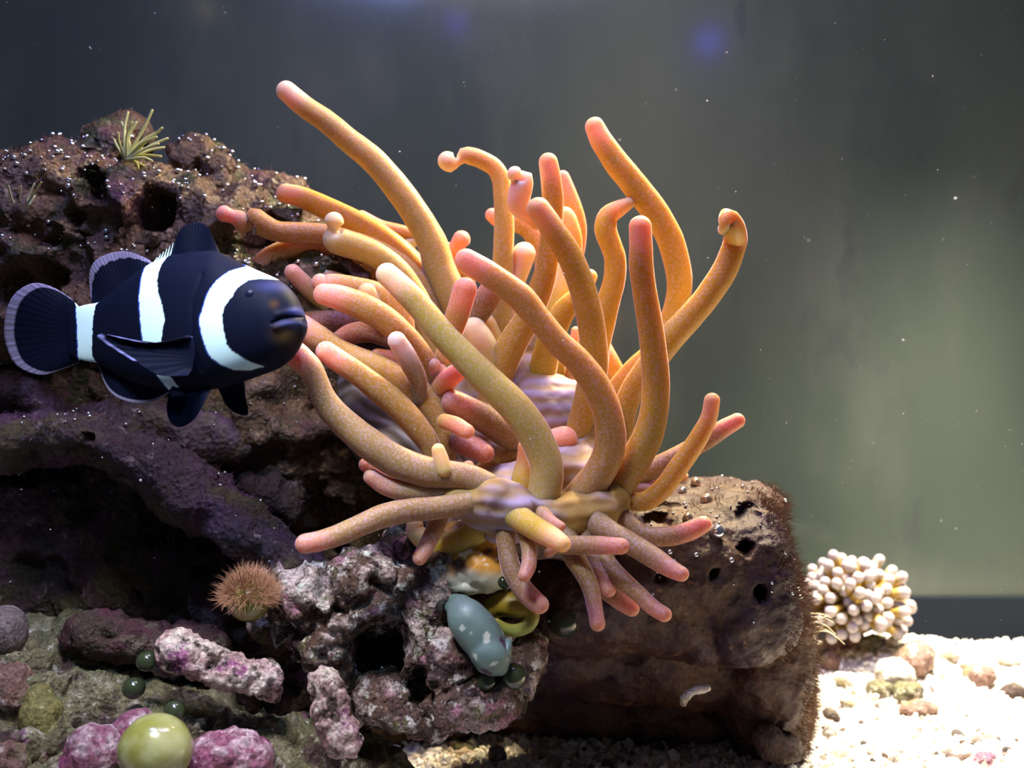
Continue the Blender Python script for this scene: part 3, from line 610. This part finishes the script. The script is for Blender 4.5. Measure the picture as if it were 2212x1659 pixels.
# gill cover edge
dg_ = segd(PX[:, :2], [(455, 600), (438, 660), (436, 740), (450, 800)])
PX[:, 2] += sgn * (-2.5 * np.exp(-(dg_ / 5) ** 2))
V = fishpt(PX[:, 0], PX[:, 1], PX[:, 2]); nr = len(xs)
Q = [(i * NS + j, i * NS + (j + 1) % NS, (i + 1) * NS + (j + 1) % NS, (i + 1) * NS + j) for i in range(nr - 1) for j in range(NS)]
V = np.vstack([V, V[:NS].mean(0), V[-NS:].mean(0)]); Q += [(nr * NS, (j + 1) % NS, j) for j in range(NS)] + [(nr * NS + 1, (nr - 1) * NS + j, (nr - 1) * NS + (j + 1) % NS) for j in range(NS)]
PX = np.vstack([PX, (150, 720, 0), (663, 706, 0)])
def inpoly(p, poly):
    x, y = p[:, 0], p[:, 1]; c = np.zeros(len(p), bool); n = len(poly)
    for i in range(n):
        x0, y0 = poly[i]; x1, y1 = poly[(i + 1) % n]
        if y0 != y1: c ^= ((y0 > y) != (y1 > y)) & (x < (x1 - x0) * (y - y0) / (y1 - y0) + x0)
    return c
def cr(pp): return [(0 + x * .3165, 450 + y * .3165) for x, y in pp]
head = cr([(1640, 330), (1700, 408), (1610, 450), (1540, 515), (1490, 590), (1462, 680), (1432, 780), (1448, 870), (1468, 950), (1500, 1020), (1560, 1070), (1640, 1105), (1740, 1108), (1832, 1082), (1760, 1056), (1700, 1020), (1640, 980), (1612, 930), (1596, 850), (1588, 760), (1600, 690), (1650, 620), (1680, 560), (1740, 508), (1800, 495), (1900, 494), (1990, 440), (1800, 300)])
band = cr([(980, 330), (1010, 400), (1002, 500), (1000, 620), (1015, 750), (1030, 900), (1045, 1000), (1070, 1060), (1160, 1225), (1160, 1280), (1260, 1280), (1240, 1210), (1190, 1120), (1140, 1060), (1155, 960), (1172, 860), (1190, 770), (1178, 700), (1140, 600), (1122, 510), (1130, 420), (1160, 330), (1160, 200)])
tailb = cr([(470, 560), (520, 680), (538, 780), (542, 960), (530, 1100), (690, 1100), (640, 1010), (648, 880), (652, 760), (664, 660), (700, 600)])
BLACK, WHITE, EDGE = np.array((.003, .005, .016)), np.array((.62, .88, .93)), np.array((.02, .05, .35))
jit = np.stack([2.2 * fbm(np.stack([PX[:, 1] * .12, PX[:, 0] * .02, 0 * PX[:, 0]], 1), 1, 3), 0 * PX[:, 0]], 1)
def bands(p):
    col = np.tile(BLACK, (len(p), 1))
    for pg in (head, band, tailb):
        pg = np.array(pg); ed = inpoly(p + (2.6, 0), pg) & ~inpoly(p, pg)
        col[ed] = EDGE; col[inpoly(p, pg)] = WHITE
    return col
col = bands(PX[:, :2] + jit)
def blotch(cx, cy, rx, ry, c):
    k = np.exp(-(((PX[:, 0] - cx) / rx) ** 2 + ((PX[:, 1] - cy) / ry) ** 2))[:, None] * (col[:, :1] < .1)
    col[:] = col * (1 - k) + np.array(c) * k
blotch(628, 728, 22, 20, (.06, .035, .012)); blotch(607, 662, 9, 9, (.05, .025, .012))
blotch(640, 703, 22, 7, (.05, .055, .16)); blotch(648, 675, 12, 9, (.03, .04, .16)); blotch(600, 622, 34, 12, (.02, .025, .09))  # lower-lip reflection and bluish face sheen, painted into the skin colour
fb = mk('body', V, Q, M['fish'], fish, col)
BV.append((fb, BVHTree.FromPolygons(V.tolist(), Q)))
def eyeball(px, py, dy, r, name='eye'):
    c = fishpt(np.array(px), np.array(py), np.array(dy)); k = FY / F
    e = mk(name, c + I4 * r * k * (1, .6, 1), F4, M['eye'], fish); return c
e = eyeball(557, 642, -72, 10)
eyeball(557, 642, 72, 10)

def fin(name, base, edge, dyb, dye, margin=.86, mcol=(.20, .20, .36), white=None, ripple=3, thick=2.0, nu=90, nv=36, rays=26):
    """base and edge: pixel polylines of a fan; the fin spans from one to the other"""
    def rs(P, n):
        P = catmull(np.array([(x, y, 0) for x, y in P], float), 4)[:, :2]; s = np.concatenate([[0], np.cumsum(np.linalg.norm(np.diff(P, axis=0), axis=1))]); s /= s[-1]
        u = np.linspace(0, 1, n); return np.stack([np.interp(u, s, P[:, 0]), np.interp(u, s, P[:, 1])], 1)
    B, E = rs(base, nu), rs(edge, nu); v_ = np.linspace(0, 1, nv)
    p = B[None] * (1 - v_[:, None, None]) + E[None] * v_[:, None, None]
    uu = np.linspace(0, 1, nu)[None]; vv = v_[:, None]
    dy = dyb + (dye - dyb) * vv + ripple * vv * np.sin(uu * 2 * PI * 2.2) + .8 * vv * np.sin(uu * 2 * PI * rays)
    p = p.reshape(-1, 2); dy = dy.ravel(); Vf = fishpt(p[:, 0], p[:, 1], dy - thick / 2 * (1 - vv * .8 + 0 * uu).ravel()); Vb = fishpt(p[:, 0], p[:, 1], dy + thick / 2 * (1 - vv * .8 + 0 * uu).ravel())
    n = len(p); V = np.vstack([Vf, Vb]); Q = []
    for j in range(nv - 1):
        for i in range(nu - 1):
            a = j * nu + i; Q.append((a, a + 1, a + nu + 1, a + nu)); Q.append((n + a, n + a + nu, n + a + nu + 1, n + a + 1))
    rim = [j * nu for j in range(nv)] + [(nv - 1) * nu + i for i in range(1, nu)] + [j * nu + nu - 1 for j in range(nv - 2, -1, -1)]
    for a, b_ in zip(rim[:-1], rim[1:]): Q.append((a, b_, n + b_, n + a))
    c = np.tile(BLACK, (n, 1)); 
    ray = (.55 + .45 * np.sin(uu * 2 * PI * rays * 2) + 0 * vv).ravel()[:, None]
    mk_ = ((vv + .012 * np.sin(uu * 60)) > margin).ravel() if not callable(margin) else margin(uu + 0 * vv, vv + 0 * uu).ravel()
    c = np.where(mk_[:, None], np.array(mcol) * (.6 + .6 * ray), c)
    if white is not None:
        wmask = inpoly(p, white); c[wmask] = WHITE
    o = mk(name, V, Q, M['fin'], fish, np.vstack([c, c])); return o
fin('caudal_fin', [(172, 664), (176, 700), (176, 740), (172, 776)], [(150, 645), (105, 618), (62, 611), (22, 640), (4, 690), (4, 740), (28, 788), (82, 810), (130, 797), (164, 783)], 0, 14, margin=.87, mcol=(.24, .22, .36), white=np.array(tailb))
fin('dorsal_fin', [(205, 672), (240, 650), (290, 610), (330, 590)], [(192, 640), (188, 600), (200, 566), (232, 546), (268, 542), (297, 550), (318, 560), (330, 572)], 0, 10, margin=.80, mcol=(.20, .18, .30))
fin('spiny_dorsal_fin', [(355, 580), (400, 570), (440, 565), (478, 562)], [(366, 548), (378, 512), (396, 488), (424, 478), (446, 488), (458, 510), (470, 540)], 0, 8, margin=1.2, ripple=5)
fin('anal_fin', [(214, 772), (260, 790), (310, 800), (345, 812), (385, 832)], [(209, 788), (222, 828), (246, 856), (280, 870), (318, 870), (348, 858), (366, 846), (385, 838)], 0, 8, margin=.90, mcol=(.22, .22, .34), white=np.array(band))
fin('pelvic_fin', [(388, 824), (420, 830), (462, 828)], [(376, 842), (370, 880), (382, 912), (402, 921), (428, 905), (448, 878), (464, 840)], -20, -34, margin=1.2, ripple=5)
fin('pelvic_fin', [(455, 812), (480, 822), (516, 812)], [(462, 846), (474, 872), (496, 892), (520, 899), (525, 884), (520, 858), (518, 830)], 30, 44, margin=1.2, ripple=3)
fin('pectoral_fin', [(440, 730), (446, 760), (440, 800)], [(436, 729), (400, 739), (350, 744), (300, 735), (262, 726), (248, 731), (262, 744), (300, 768), (338, 790), (380, 812), (436, 812)], -84, -104, ripple=3,
    margin=lambda u, v: ((v > .93 - .05 * (u < .45)) & (u < .70)) | (u < .035), mcol=(.17, .18, .42), rays=14)
# dorsal spines over the middle band
sv, sq, n0 = [], [], 0
for k, x in enumerate(np.linspace(334, 368, 6)):
    a = at(x, 566 - (x - 334) * .42, FY + .002); b_ = at(x + 6, 556 - (x - 334) * .9, FY + .002)
    V_, Q_, t_ = tube(np.array([b_, (a + b_) / 2, a]), [.0006, .0012, .0022], 8, 3)
    mk('dorsal_spine', V_, Q_, M['fin'], fish, np.tile(WHITE, (len(V_), 1)))

# ------------------------------------------------------------------ hermit crab
crab = empty('hermit_crab', at(1020, 1330, 2.66), 'hermit crab with grey-green speckled claw in an orange and white shell under the sea anemone', 'crab')
def shellcol(V, N):
    z = (829.5 - V[:, 2] / V[:, 1] * F * -1) if False else 829.5 - V[:, 2] / V[:, 1] * F
    k = np.clip((z - 1225) / 26 + .8 * fbm(V, 10, 3), 0, 1)[:, None]
    o_ = np.array((.62, .30, .05)); br = np.array((.12, .045, .03)); wh = np.array((.50, .52, .42))
    s = np.clip(fbm(V + 2, 15, 3) * 5 + .1, 0, 1)[:, None]; c = o_ * (1 - s) + br * s
    sp_ = (fbm(V + 5, 34, 2) > .34)[:, None]; c = np.where(sp_, (.75, .65, .5), c)
    return c * (1 - k) + wh * k
rock('shell', [(1010, 1180, 2.74, 66, 60, .10, -10), (1040, 1225, 2.70, 62, 46, .10, -22), (975, 1235, 2.70, 48, 42, .09), (1010, 1262, 2.68, 62, 14, .07, -6), (955, 1270, 2.7, 26, 20, .06), (1064, 1250, 2.68, 34, 16, .06, -10)], .006, M['crab'], parent=crab, amp=(.012, .007, .003), scl=(8, 20, 60), smooth=5, col=shellcol, seed=31)
def aper(V, N): return np.tile((.07, .028, .015), (len(V), 1))
rock('shell_mouth', [(1020, 1310, 2.84, 90, 60, .05), (965, 1330, 2.84, 50, 70, .05)], .008, M['crab'], parent=crab, amp=(.006, .003, 0), col=aper, seed=32)
def clawcol(V, N):
    n_ = fbm(V, 9, 3)[:, None]; c = np.array((.13, .20, .18)) * (1 + .5 * n_)
    c = np.where((fbm(V + 3, 42, 1) > .52)[:, None], (.50, .54, .46), c); c = np.where((fbm(V + 7, 30, 1) > .60)[:, None], (.06, .03, .05), c)
    return c
claw = rock('claw', [(1000, 1322, 2.56, 40, 32, .04, -50), (1030, 1364, 2.54, 80, 46, .06, -52, 2.5), (1058, 1408, 2.53, 50, 42, .06, -50, 2.4), (1050, 1436, 2.53, 22, 18, .035)], .005, M['crab'], parent=crab, amp=(.004, .0015, .0), smooth=9, col=clawcol, seed=33)
rock('claw_finger', [(1092, 1412, 2.53, 13, 34, .04, -14), (1082, 1440, 2.53, 18, 20, .035, -40), (1070, 1448, 2.53, 16, 12, .03)], .0045, M['crab'], parent=crab, amp=(.003, .001, 0), smooth=6, col=clawcol, seed=34)
rock('claw_joint', [(982, 1302, 2.60, 14, 20, .03, -20), (972, 1312, 2.61, 12, 12, .03), (965, 1288, 2.63, 10, 12, .02)], .005, M['crab'], parent=crab, amp=(.003, .001, 0), smooth=5, col=lambda V, N: np.tile((.12, .24, .20), (len(V), 1)), seed=35)
def legcol(V, N):
    z = 829.5 - V[:, 2] / V[:, 1] * F; k = np.clip((z - 1320) / 40, 0, 1)[:, None]
    return np.array((.30, .21, .02)) * (1 - k) + np.array((.26, .30, .07)) * k
C, r = stroke([(1050, 1316, 44), (1084, 1304, 56), (1122, 1308, 56), (1146, 1328, 40), (1140, 1350, 32), (1116, 1362, 28), (1092, 1358, 25), (1072, 1344, 18)], 2.68, 2.60, .006); V, Q, t = tube(C, r, 22, 6, .08, 3)
mk('walking_leg', V, Q, M['crab'], crab, legcol(V, V))
for pts in ([(1024, 1424, 10), (1036, 1434, 14), (1050, 1444, 14)],):
    C, r = stroke(pts, 2.56, 2.56, .006); V, Q, t = tube(C, r, 12, 5); mk('leg_tip', V, Q, M['crab'], crab, np.tile((.28, .34, .14), (len(V), 1)))
C, r = stroke([(1084, 1252, 20), (1088, 1258, 26), (1094, 1264, 22)], 2.58, 2.58, .006); V, Q, t = tube(C, r, 14, 5)
mk('eyestalk', V, Q, M['alga_dark'], crab)

# ------------------------------------------------------------------ bubble algae
def ballobj(name, px, py, Y, r, mat, label, cat, sq=(1, 1, 1), group=None, parent=None):
    k = Y / F; Vb = I4 * np.array(sq) * r * k
    Vb = Vb * (1 + .05 * fbm(Vb + px, 12, 2))[:, None] + at(px, py, Y)
    o = mk(name, Vb, F4, mat, parent)
    if label: tag(o, label, cat, group)
    return o
ballobj('bubble_alga', 336, 1618, 2.36, 76, M['alga_light'], 'big shiny yellow-green bubble alga at the bottom between magenta nodules', 'alga', (1.04, 1, .98))
ballobj('bubble_alga', 317, 1428, 2.55, 23, M['alga_dark'], 'dark green bubble alga touching the left end of the pink coral finger', 'alga', (1, 1, .95))
ballobj('bubble_alga', 289, 1486, 2.52, 25, M['alga_dark'], 'dark green bubble alga on the mound, middle of the three small ones', 'alga', (1, 1, .92))
ballobj('bubble_alga', 377, 1536, 2.48, 24, M['alga_dark'], 'dark green bubble alga just above the big yellow-green one', 'alga', (1, 1, 1))
ballobj('bubble_alga', 1108, 1462, 2.54, 29, M['alga_dark'], 'glossy dark bubble alga beside the tip of the crab claw', 'alga')
ballobj('bubble_alga', 1052, 1472, 2.53, 22, M['alga_dark'], 'dull dark bubble alga directly below the crab claw', 'alga')
ballobj('bubble_alga', 1218, 1342, 2.78, 34, M['alga_dark'], 'faint dark bubble alga on the shaded face of the square rock', 'alga')
furry = empty('furry_bubble_alga', at(538, 1300, 2.58), 'golden bubble alga wrapped in orange hair below the purple ridge', 'alga')
ballobj('bubble', 538, 1298, 2.58, 46, M['alga_gold'], None, None, (1, 1, .98), parent=furry)

def fuzz(V, N, idx, L, mat, parent, wdt=.0011, droop=.3, seed=0):
    r_ = np.random.default_rng(seed); n = len(idx); P0 = V[idx]; d = N[idx] + r_.normal(size=(n, 3)) * .45; d /= np.linalg.norm(d, axis=1)[:, None]
    Ls = L * r_.uniform(.35, 1.1, n)[:, None]; sd = np.cross(d, (0, 1, 0)); sd /= np.linalg.norm(sd, axis=1)[:, None] + 1e-9; sd *= wdt
    bend = r_.normal(size=(n, 3)) * .35 + (0, 0, -droop)
    m1 = P0 + d * Ls * .5; m2 = P0 + (d + bend * .5) * Ls
    Vv = np.stack([P0 - sd, P0 + sd, m1 + sd * .8, m1 - sd * .8, m2], 1).reshape(-1, 3)
    b_ = np.arange(n)[:, None] * 5; Fs = np.concatenate([b_ + (0, 1, 2), b_ + (0, 2, 3), b_ + (3, 2, 4)], 0)
    o = mk('algae_fuzz', Vv, Fs, mat, parent); o['kind'] = 'stuff'; return o
Vb = I5 * 46 * 2.58 / F + at(538, 1292, 2.58)
k = np.nonzero((I5[:, 2] > -.12))[0]; fuzz(Vb, I5, rng.choice(k, 2600), .040, M['fuzzorange'], furry, .0006, 0, 1)
for ob, cnt, L, mt, cond in ((upper, 2500, .030, 'fuzzbrown', .2), (ridge, 2600, .016, 'fuzzpurple', .0), (block, 900, .015, 'fuzzbrown', .3)):
    V, N = o_data[ob.name]; px = V[:, 0] / V[:, 1] * F + 1106; py = 829.5 - V[:, 2] / V[:, 1] * F
    k = np.nonzero((N[:, 2] > cond) & (N[:, 1] < .5) & (px > -40) & (py < 1680))[0]
    fuzz(V, N, rng.choice(k, cnt), L, M[mt], ob, .0009, .1, cnt)
V, N = o_data[block.name]; px = V[:, 0] / V[:, 1] * F + 1106; py = 829.5 - V[:, 2] / V[:, 1] * F
k = np.nonzero((N[:, 0] > .5) & (px > 1600) & (py < 1659))[0]; fuzz(V, N, rng.choice(k, 6000), .036, M['fuzzbrown'], block, .0008, .1, 77)

# ------------------------------------------------------------------ air bubbles
def seen(P, skip=None):
    d = Vector(P); L = d.length
    for o, t in BV:
        h = t.ray_cast(Vector((0, 0, 0)), d.normalized(), L * .997)
        if h[0] is not None: return False
    return True
bub_me = None
def bubbles(ob, n, box, rmin, rmax, mat, label, group, nz=.1):
    V, N = o_data[ob.name]; px = V[:, 0] / V[:, 1] * F + 1106; py = 829.5 - V[:, 2] / V[:, 1] * F
    k = np.nonzero((px > box[0]) & (px < box[2]) & (py > box[1]) & (py < box[3]) & (N[:, 2] > nz) & (N[:, 1] < .4))[0]
    me = bpy.data.meshes.new('air_bubble'); me.from_pydata(I2.tolist() if rmax < .012 else I3.tolist(), [], (F2 if rmax < .012 else F3).tolist())
    me.polygons.foreach_set('use_smooth', np.ones(len(me.polygons), bool)); me.materials.append(mat)
    first = None; c = 0
    for i in rng.permutation(k):
        if c >= n: break
        r = rmin + (rmax - rmin) * rng.uniform() ** 2.5
        P = V[i] + N[i] * r * .8
        if not seen(P - np.array((0, .012, 0))): continue
        if first is None:
            o = first = bpy.data.objects.new('air_bubble', me); tag(o, label, 'air bubble', group)
        else: o = first.copy()
        COL.objects.link(o); o.location = P; o.scale = (r, r, r * .9); c += 1
bubbles(upper, 230, (0, 290, 780, 640), .0035, .0085, M['bubble'], 'tiny sparkling air bubble on top of the tall brown rock', 'tiny air bubbles on the tall brown rock', .2)
bubbles(upper, 30, (480, 640, 760, 1000), .0025, .0055, M['bubble'], 'tiny sparkling air bubble on the shaded side of the tall brown rock', 'tiny air bubbles on the shaded rock side', .0)
bubbles(ridge, 30, (0, 860, 640, 1240), .0025, .006, M['bubble'], 'tiny sparkling air bubble on the purple ridge', 'tiny air bubbles on the purple ridge', .2)
bubbles(block, 50, (1400, 1030, 1740, 1400), .0028, .0075, M['bubble'], 'tiny silver air bubble on the square rock', 'tiny air bubbles on the square rock', -.2)
def hit(px, py, ob):
    for o, t in BV:
        if o == ob:
            h = t.ray_cast(Vector((0, 0, 0)), Vector(at(px, py, 1.0)).normalized())
            if h[0] is not None: return h[0].y
    return 3.0
for (px, py, r, mt, lb) in ((1527, 1080, 15, 'bigbubble', 'amber air bubble near the top edge of the square rock'), (1550, 1148, 16, 'bubble', 'big silver air bubble at the tip of the rightmost low tentacle'),
        (1486, 1118, 11, 'bigbubble', 'amber air bubble left of the amber and silver ones on the square rock'), (1503, 1042, 11, 'bigbubble', 'amber air bubble on the rim of the square rock behind the tentacle'), (1475, 1060, 9, 'bubble', 'silver air bubble closest to the curved tentacle on the square rock'),
        (1447, 1192, 6, 'bubble', 'small silver air bubble above the pink-tipped tentacle'), (1425, 1247, 7, 'bubble', 'small silver air bubble below the pink-tipped tentacle'), (1580, 1210, 6, 'bubble', 'small silver air bubble beneath the round black hole')):
    Y = hit(px, py, block) - r / F * 2.9 * .6; k_ = Y / F
    tag(mk('air_bubble', I4 * r * k_ + at(px, py, Y), F4, M[mt]), lb, 'air bubble')

# ------------------------------------------------------------------ frogspawn coral on the right
coral = empty('frogspawn_coral', at(1835, 1370, 4.0), 'cream coral with rounded white-tipped polyps behind the square rock', 'coral')
CY = 4.0; cc_ = at(1832, 1308, CY)
rock('coral_base', [(1832, 1304, CY, 44, 38, .08), (1835, 1335, CY, 40, 34, .10)], .012, M['polyp'], parent=coral, amp=(.01, .006, 0), smooth=4, col=lambda V, N: np.tile((.22, .13, .06), (len(V), 1)), seed=41)
i = 0; npoly = 0; gold = PI * (3 - 5 ** .5)
for q in range(170):
    z = 1 - 1.55 * (q + .5) / 170; th = q * gold
    d = np.array([math.sqrt(1 - z * z) * math.cos(th), math.sqrt(1 - z * z) * math.sin(th), z]) + rng.normal(size=3) * .05
    if d[1] > .25 or npoly >= 100: continue
    L = rng.uniform(.86, 1.16); e = cc_ + d * np.array((.185, .175, .165)) * L + (0, 0, -.0)
    s = cc_ + d * (.055, .05, .05)
    md_ = (s + e) / 2 + rng.normal(size=3) * .008
    Wp = catmull(np.array([e, md_, s]), .012); tt = np.linspace(0, 1, len(Wp)); rr = .0145 + .0055 * np.exp(-(tt / .2) ** 2) + .003 * tt
    V, Q, t = tube(Wp, rr, 12, 5)
    a = np.clip((t - .02) / .12, 0, 1)[:, None]; c = np.array((.36, .32, .33)) * (1 - a) + np.array((.34, .22, .045)) * a
    mk('polyp', V, Q, M['polyp'], coral, c); npoly += 1

# ------------------------------------------------------------------ tufts of thin tentacles
def tuft(name, root, strands, Y, wd, colr, label, cat, part):
    o = empty(name, at(*root, Y), label, cat)
    for k, pts in enumerate(strands):
        P_ = [(x, y, wd * (.45 + .55 * i_ / (len(pts) - 1))) for i_, (x, y) in enumerate(pts)]
        C, r = stroke(P_, Y - .03 * ((k % 3) - 1), Y, .012); V, Q, t = tube(C, r, 8, 3)
        mk(part, V, Q, M['weed'], o, np.tile(np.array(colr) * (.85 + .3 * ((k * 37) % 10) / 10), (len(V), 1)))
    return o
tips = [(277, 240), (330, 236), (255, 285), (262, 262), (296, 262), (352, 275), (346, 282), (364, 298), (340, 295), (357, 318), (350, 338), (330, 348), (318, 362), (300, 366), (286, 262), (318, 300), (246, 300), (344, 310), (310, 320), (276, 300)]
tuft('glass_anemone', (272, 350), [[(x, y), ((x * .55 + 272 * .45) + (6 if i_ % 2 else -6), (y * .55 + 345 * .45) - 6), (272 + (i_ % 5) - 2, 345)] for i_, (x, y) in enumerate(tips)], 2.95, 8, (.55, .56, .22), 'yellow-green glass anemone with wispy arms on the crest of the tall rock', 'anemone', 'arm')
tips = [(12, 420), (6, 440), (18, 400), (30, 415), (28, 450), (45, 400), (60, 408), (75, 395), (90, 392), (10, 470), (40, 460), (64, 440)]
tuft('glass_anemone', (20, 480), [[(x, y), ((x + 30 + i_ * 2) / 2, (y + 462) / 2), (30 + i_ * 4, 468 - i_ * 4)] for i_, (x, y) in enumerate(tips)], 2.86, 6, (.34, .34, .20), 'pale green glass anemone clinging at the left edge of the tall rock', 'anemone', 'arm')
tips = [(545, 430), (560, 455), (590, 452), (620, 470), (640, 455), (655, 478), (610, 440), (560, 480), (630, 440)]
tuft('glass_anemone', (700, 480), [[(x, y), ((x + 690) / 2, (y + 470) / 2 + (8 if i_ % 2 else -4)), (700, 478)] for i_, (x, y) in enumerate(tips)], 3.24, 8, (.20, .24, .12), 'dim green glass anemone behind the knobbly pink tentacle', 'anemone', 'arm')
tips = [(1795, 1335), (1800, 1345), (1805, 1370), (1825, 1392), (1790, 1330), (1812, 1380)]
tuft('glass_anemone', (1752, 1335), [[(x, y), ((x + 1750) / 2 + 4, (y + 1330 + i_ * 6) / 2 - 6), (1748, 1325 + i_ * 8)] for i_, (x, y) in enumerate(tips)], 3.06, 3.6, (.75, .65, .45), 'whitish glass anemone with thin arms on the right side of the square rock', 'anemone', 'arm')

# ------------------------------------------------------------------ loose rubble on the sand
def pebble(name, px, py, Y, rx, ry, mat, label, cat, seed, group=None, rot=0):
    k = Y / F; V = I4 * (rx * k, (rx + ry) / 2 * k, ry * k); c_, s_ = math.cos(R(rot)), math.sin(R(rot))
    V = np.stack([V[:, 0] * c_ - V[:, 2] * s_, V[:, 1], V[:, 0] * s_ + V[:, 2] * c_], 1)
    r = (rx + ry) / 2 * k; V = V + I4 * (r * (.30 * fbm(V / r + seed, .9, 3) + .10 * fbm(V / r + seed, 3, 2)))[:, None]
    P = at(px, py, Y)
    o = mk(name, V + P, F4, mat, origin=P); return tag(o, label, cat, group)
spec_peb = [
 ('pebble', 1975, 1425, 4.02, 46, 36, 'pebblebrown', 'rounded brown and white stone right below the cream coral', 1),
 ('pebble', 1800, 1392, 3.9, 24, 20, 'pebblebrown', 'mottled stone under the left side of the cream coral', 26),
 ('pebble', 1880, 1390, 3.98, 30, 18, 'rubble', 'greenish stone under the right side of the cream coral', 27),
 ('pebble', 1930, 1455, 3.95, 40, 34, 'pale', 'whitish rubble lump left of the rounded brown and white stone', 2),
 ('pebble', 1845, 1385, 3.92, 26, 20, 'pebblebrown', 'small brown snail-like stone under the cream coral', 3),
 ('pebble', 2115, 1460, 4.1, 34, 26, 'pebblebrown', 'dark brown round stone on the sand near the right edge', 4),
 ('pebble', 2190, 1495, 3.95, 30, 18, 'darkrock', 'dark flat stone at the right edge of the sand', 5),
 ('pebble', 1985, 1530, 3.6, 42, 16, 'pebblebrown', 'long reddish fragment half sunk in the bright sand', 6),
 ('pebble', 2060, 1415, 4.2, 30, 20, 'pale', 'pale chunk on the crest of the sand behind the round stone', 7),
 ('pebble', 2090, 1440, 4.15, 22, 18, 'pale', 'pale chunk leaning on the dark brown round stone', 8),
 ('pebble', 2000, 1400, 4.2, 22, 16, 'pale', 'small pale chunk at the far end of the rubble by the coral', 9),
 ('pebble', 1830, 1470, 3.75, 30, 18, 'pale', 'white chunk just right of the square rock', 10),
 ('pebble', 1795, 1430, 3.75, 22, 20, 'pebblebrown', 'pinkish chunk wedged beside the square rock', 11),
 ('pebble', 1850, 1520, 3.5, 36, 14, 'pale', 'flat white flake on the bright sand right of the square rock', 12),
 ('pebble', 1795, 1545, 3.4, 20, 16, 'darkrock', 'small dark red chip near the foot of the square rock', 13),
 ('pebble', 2120, 1640, 3.15, 30, 12, 'coralline', 'pink chip on the bright sand in the bottom right corner', 14),
 ('pebble', 1690, 1648, 3.1, 24, 12, 'pale', 'white chip on the sand under the square rock', 15),
 ('pebble', 1960, 1495, 3.75, 34, 22, 'rubble', 'greenish rubble lump in front of the rounded stone', 16),
 ('pebble', 1900, 1490, 3.75, 30, 20, 'rubble', 'greenish rubble lump nearer the square rock', 17),
 ('pebble', 2170, 1425, 4.2, 34, 12, 'pale', 'low tan chunk on the far sand crest at the right', 18),
 ('pebble', 1190, 1628, 3.14, 30, 13, 'pale', 'smooth oval white shell piece on the sand at the bottom', 19),
 ('pebble', 1075, 1630, 3.1, 20, 22, 'grey', 'lilac conical shell piece on the sand at the bottom', 20),
 ('pebble', 1120, 1595, 3.25, 22, 11, 'pale', 'angular white chip behind the lilac shell piece', 21),
 ('pebble', 955, 1600, 3.1, 34, 10, 'rubble', 'dim long fragment on the sand below the encrusted rock', 22),
 ('pebble', 1010, 1615, 3.15, 30, 8, 'rubble', 'dim flat fragment right of the long one on the sand', 23),
 ('pebble', 1300, 1640, 3.1, 18, 10, 'pale', 'small white chip among the gravel at the bottom centre', 24),
 ('pebble', 1420, 1610, 3.25, 20, 10, 'grey', 'small grey chip in the shade under the square rock', 25),
]
for nm, px, py, Y, rx, ry, mt, lb, sd in spec_peb:
    z = sandh(np.array([[(px - 1106) / F * Y, Y, 0.]]))[0]
    # slide along the view ray until the stone rests on the sand
    for _ in range(30):
        P_ = at(px, py, Y); z = sandh(P_[None])[0] + ry * .55 * Y / F
        if py > 840: Y = min(max(Y + (P_[2] - z) * 1.2, 2.9), WY - .08)
    pebble('stone', px, py, Y, rx, ry, M[mt], lb, 'stone', sd, rot=(sd * 37) % 40 - 20)

# small chips on the sand, one object each
n = 0; first = {}
me_c = []
for s_ in range(5):
    V = I2 * (1, .8, .6); V = V * (1 + .35 * fbm(V + s_ * 9, 1.3, 2))[:, None]
    me = bpy.data.meshes.new('coral_chip'); me.from_pydata(V.tolist(), [], F2.tolist()); me.materials.append(M[('pale', 'pale', 'pebblebrown', 'pale', 'grey')[s_]]); me_c.append(me)
def chips(cnt, x0, x1, y0, y1, r0, r1, label, group):
    f = None; c = 0; tries = 0
    while c < cnt and tries < 4000:
        tries += 1
        px, py = rng.uniform(x0, x1), rng.uniform(y0, y1); Y = -FZ * F / (py - 829.5)
        if Y > WY - .06: continue
        P_ = at(px, py, Y); P_[2] = sandh(P_[None])[0] + .004
        if not seen(P_ + (0, -.02, .02)): continue
        if f is None: o = f = bpy.data.objects.new('coral_chip', me_c[c % 5]); tag(o, label, 'stone', group)
        else: o = f.copy(); o.data = me_c[c % 5]
        COL.objects.link(o); o.location = P_; r = r0 + (r1 - r0) * rng.uniform() ** 2; o.scale = (r, r, r); o.rotation_euler = tuple(rng.uniform(0, 6, 3)); c += 1
chips(120, 1740, 2205, 1440, 1655, .010, .026, 'small coral chip on the bright sand right of the square rock', 'coral chips on the bright sand')
chips(60, 1000, 1640, 1540, 1655, .012, .030, 'small coral chip on the dim sand in front of the square rock', 'coral chips on the dim sand')

# ------------------------------------------------------------------ drifting specks
n = 230; Ys = rng.uniform(2.2, 4.2, n); P = np.array([at(rng.uniform(0, 2212), rng.uniform(0, 1500), y) for y in Ys])
Rm = rots(n); S = .0008 + .0020 * rng.uniform(size=n) ** 4
el = np.where(rng.uniform(size=n) > .6, 4.0, 1.0)
V = np.einsum('nij,nkj->nki', Rm, I1[None] * np.stack([el, 1 + 0 * el, 1 + 0 * el], 1)[:, None]) * (S / np.sqrt(el))[:, None, None] + P[:, None]
Fs = (F1[None] + (np.arange(n) * len(I1))[:, None, None]).reshape(-1, 3)
tag(mk('drifting_particles', V.reshape(-1, 3), Fs, M['speck']), 'tiny white specks drifting in the tank water', 'particles', kind='stuff')
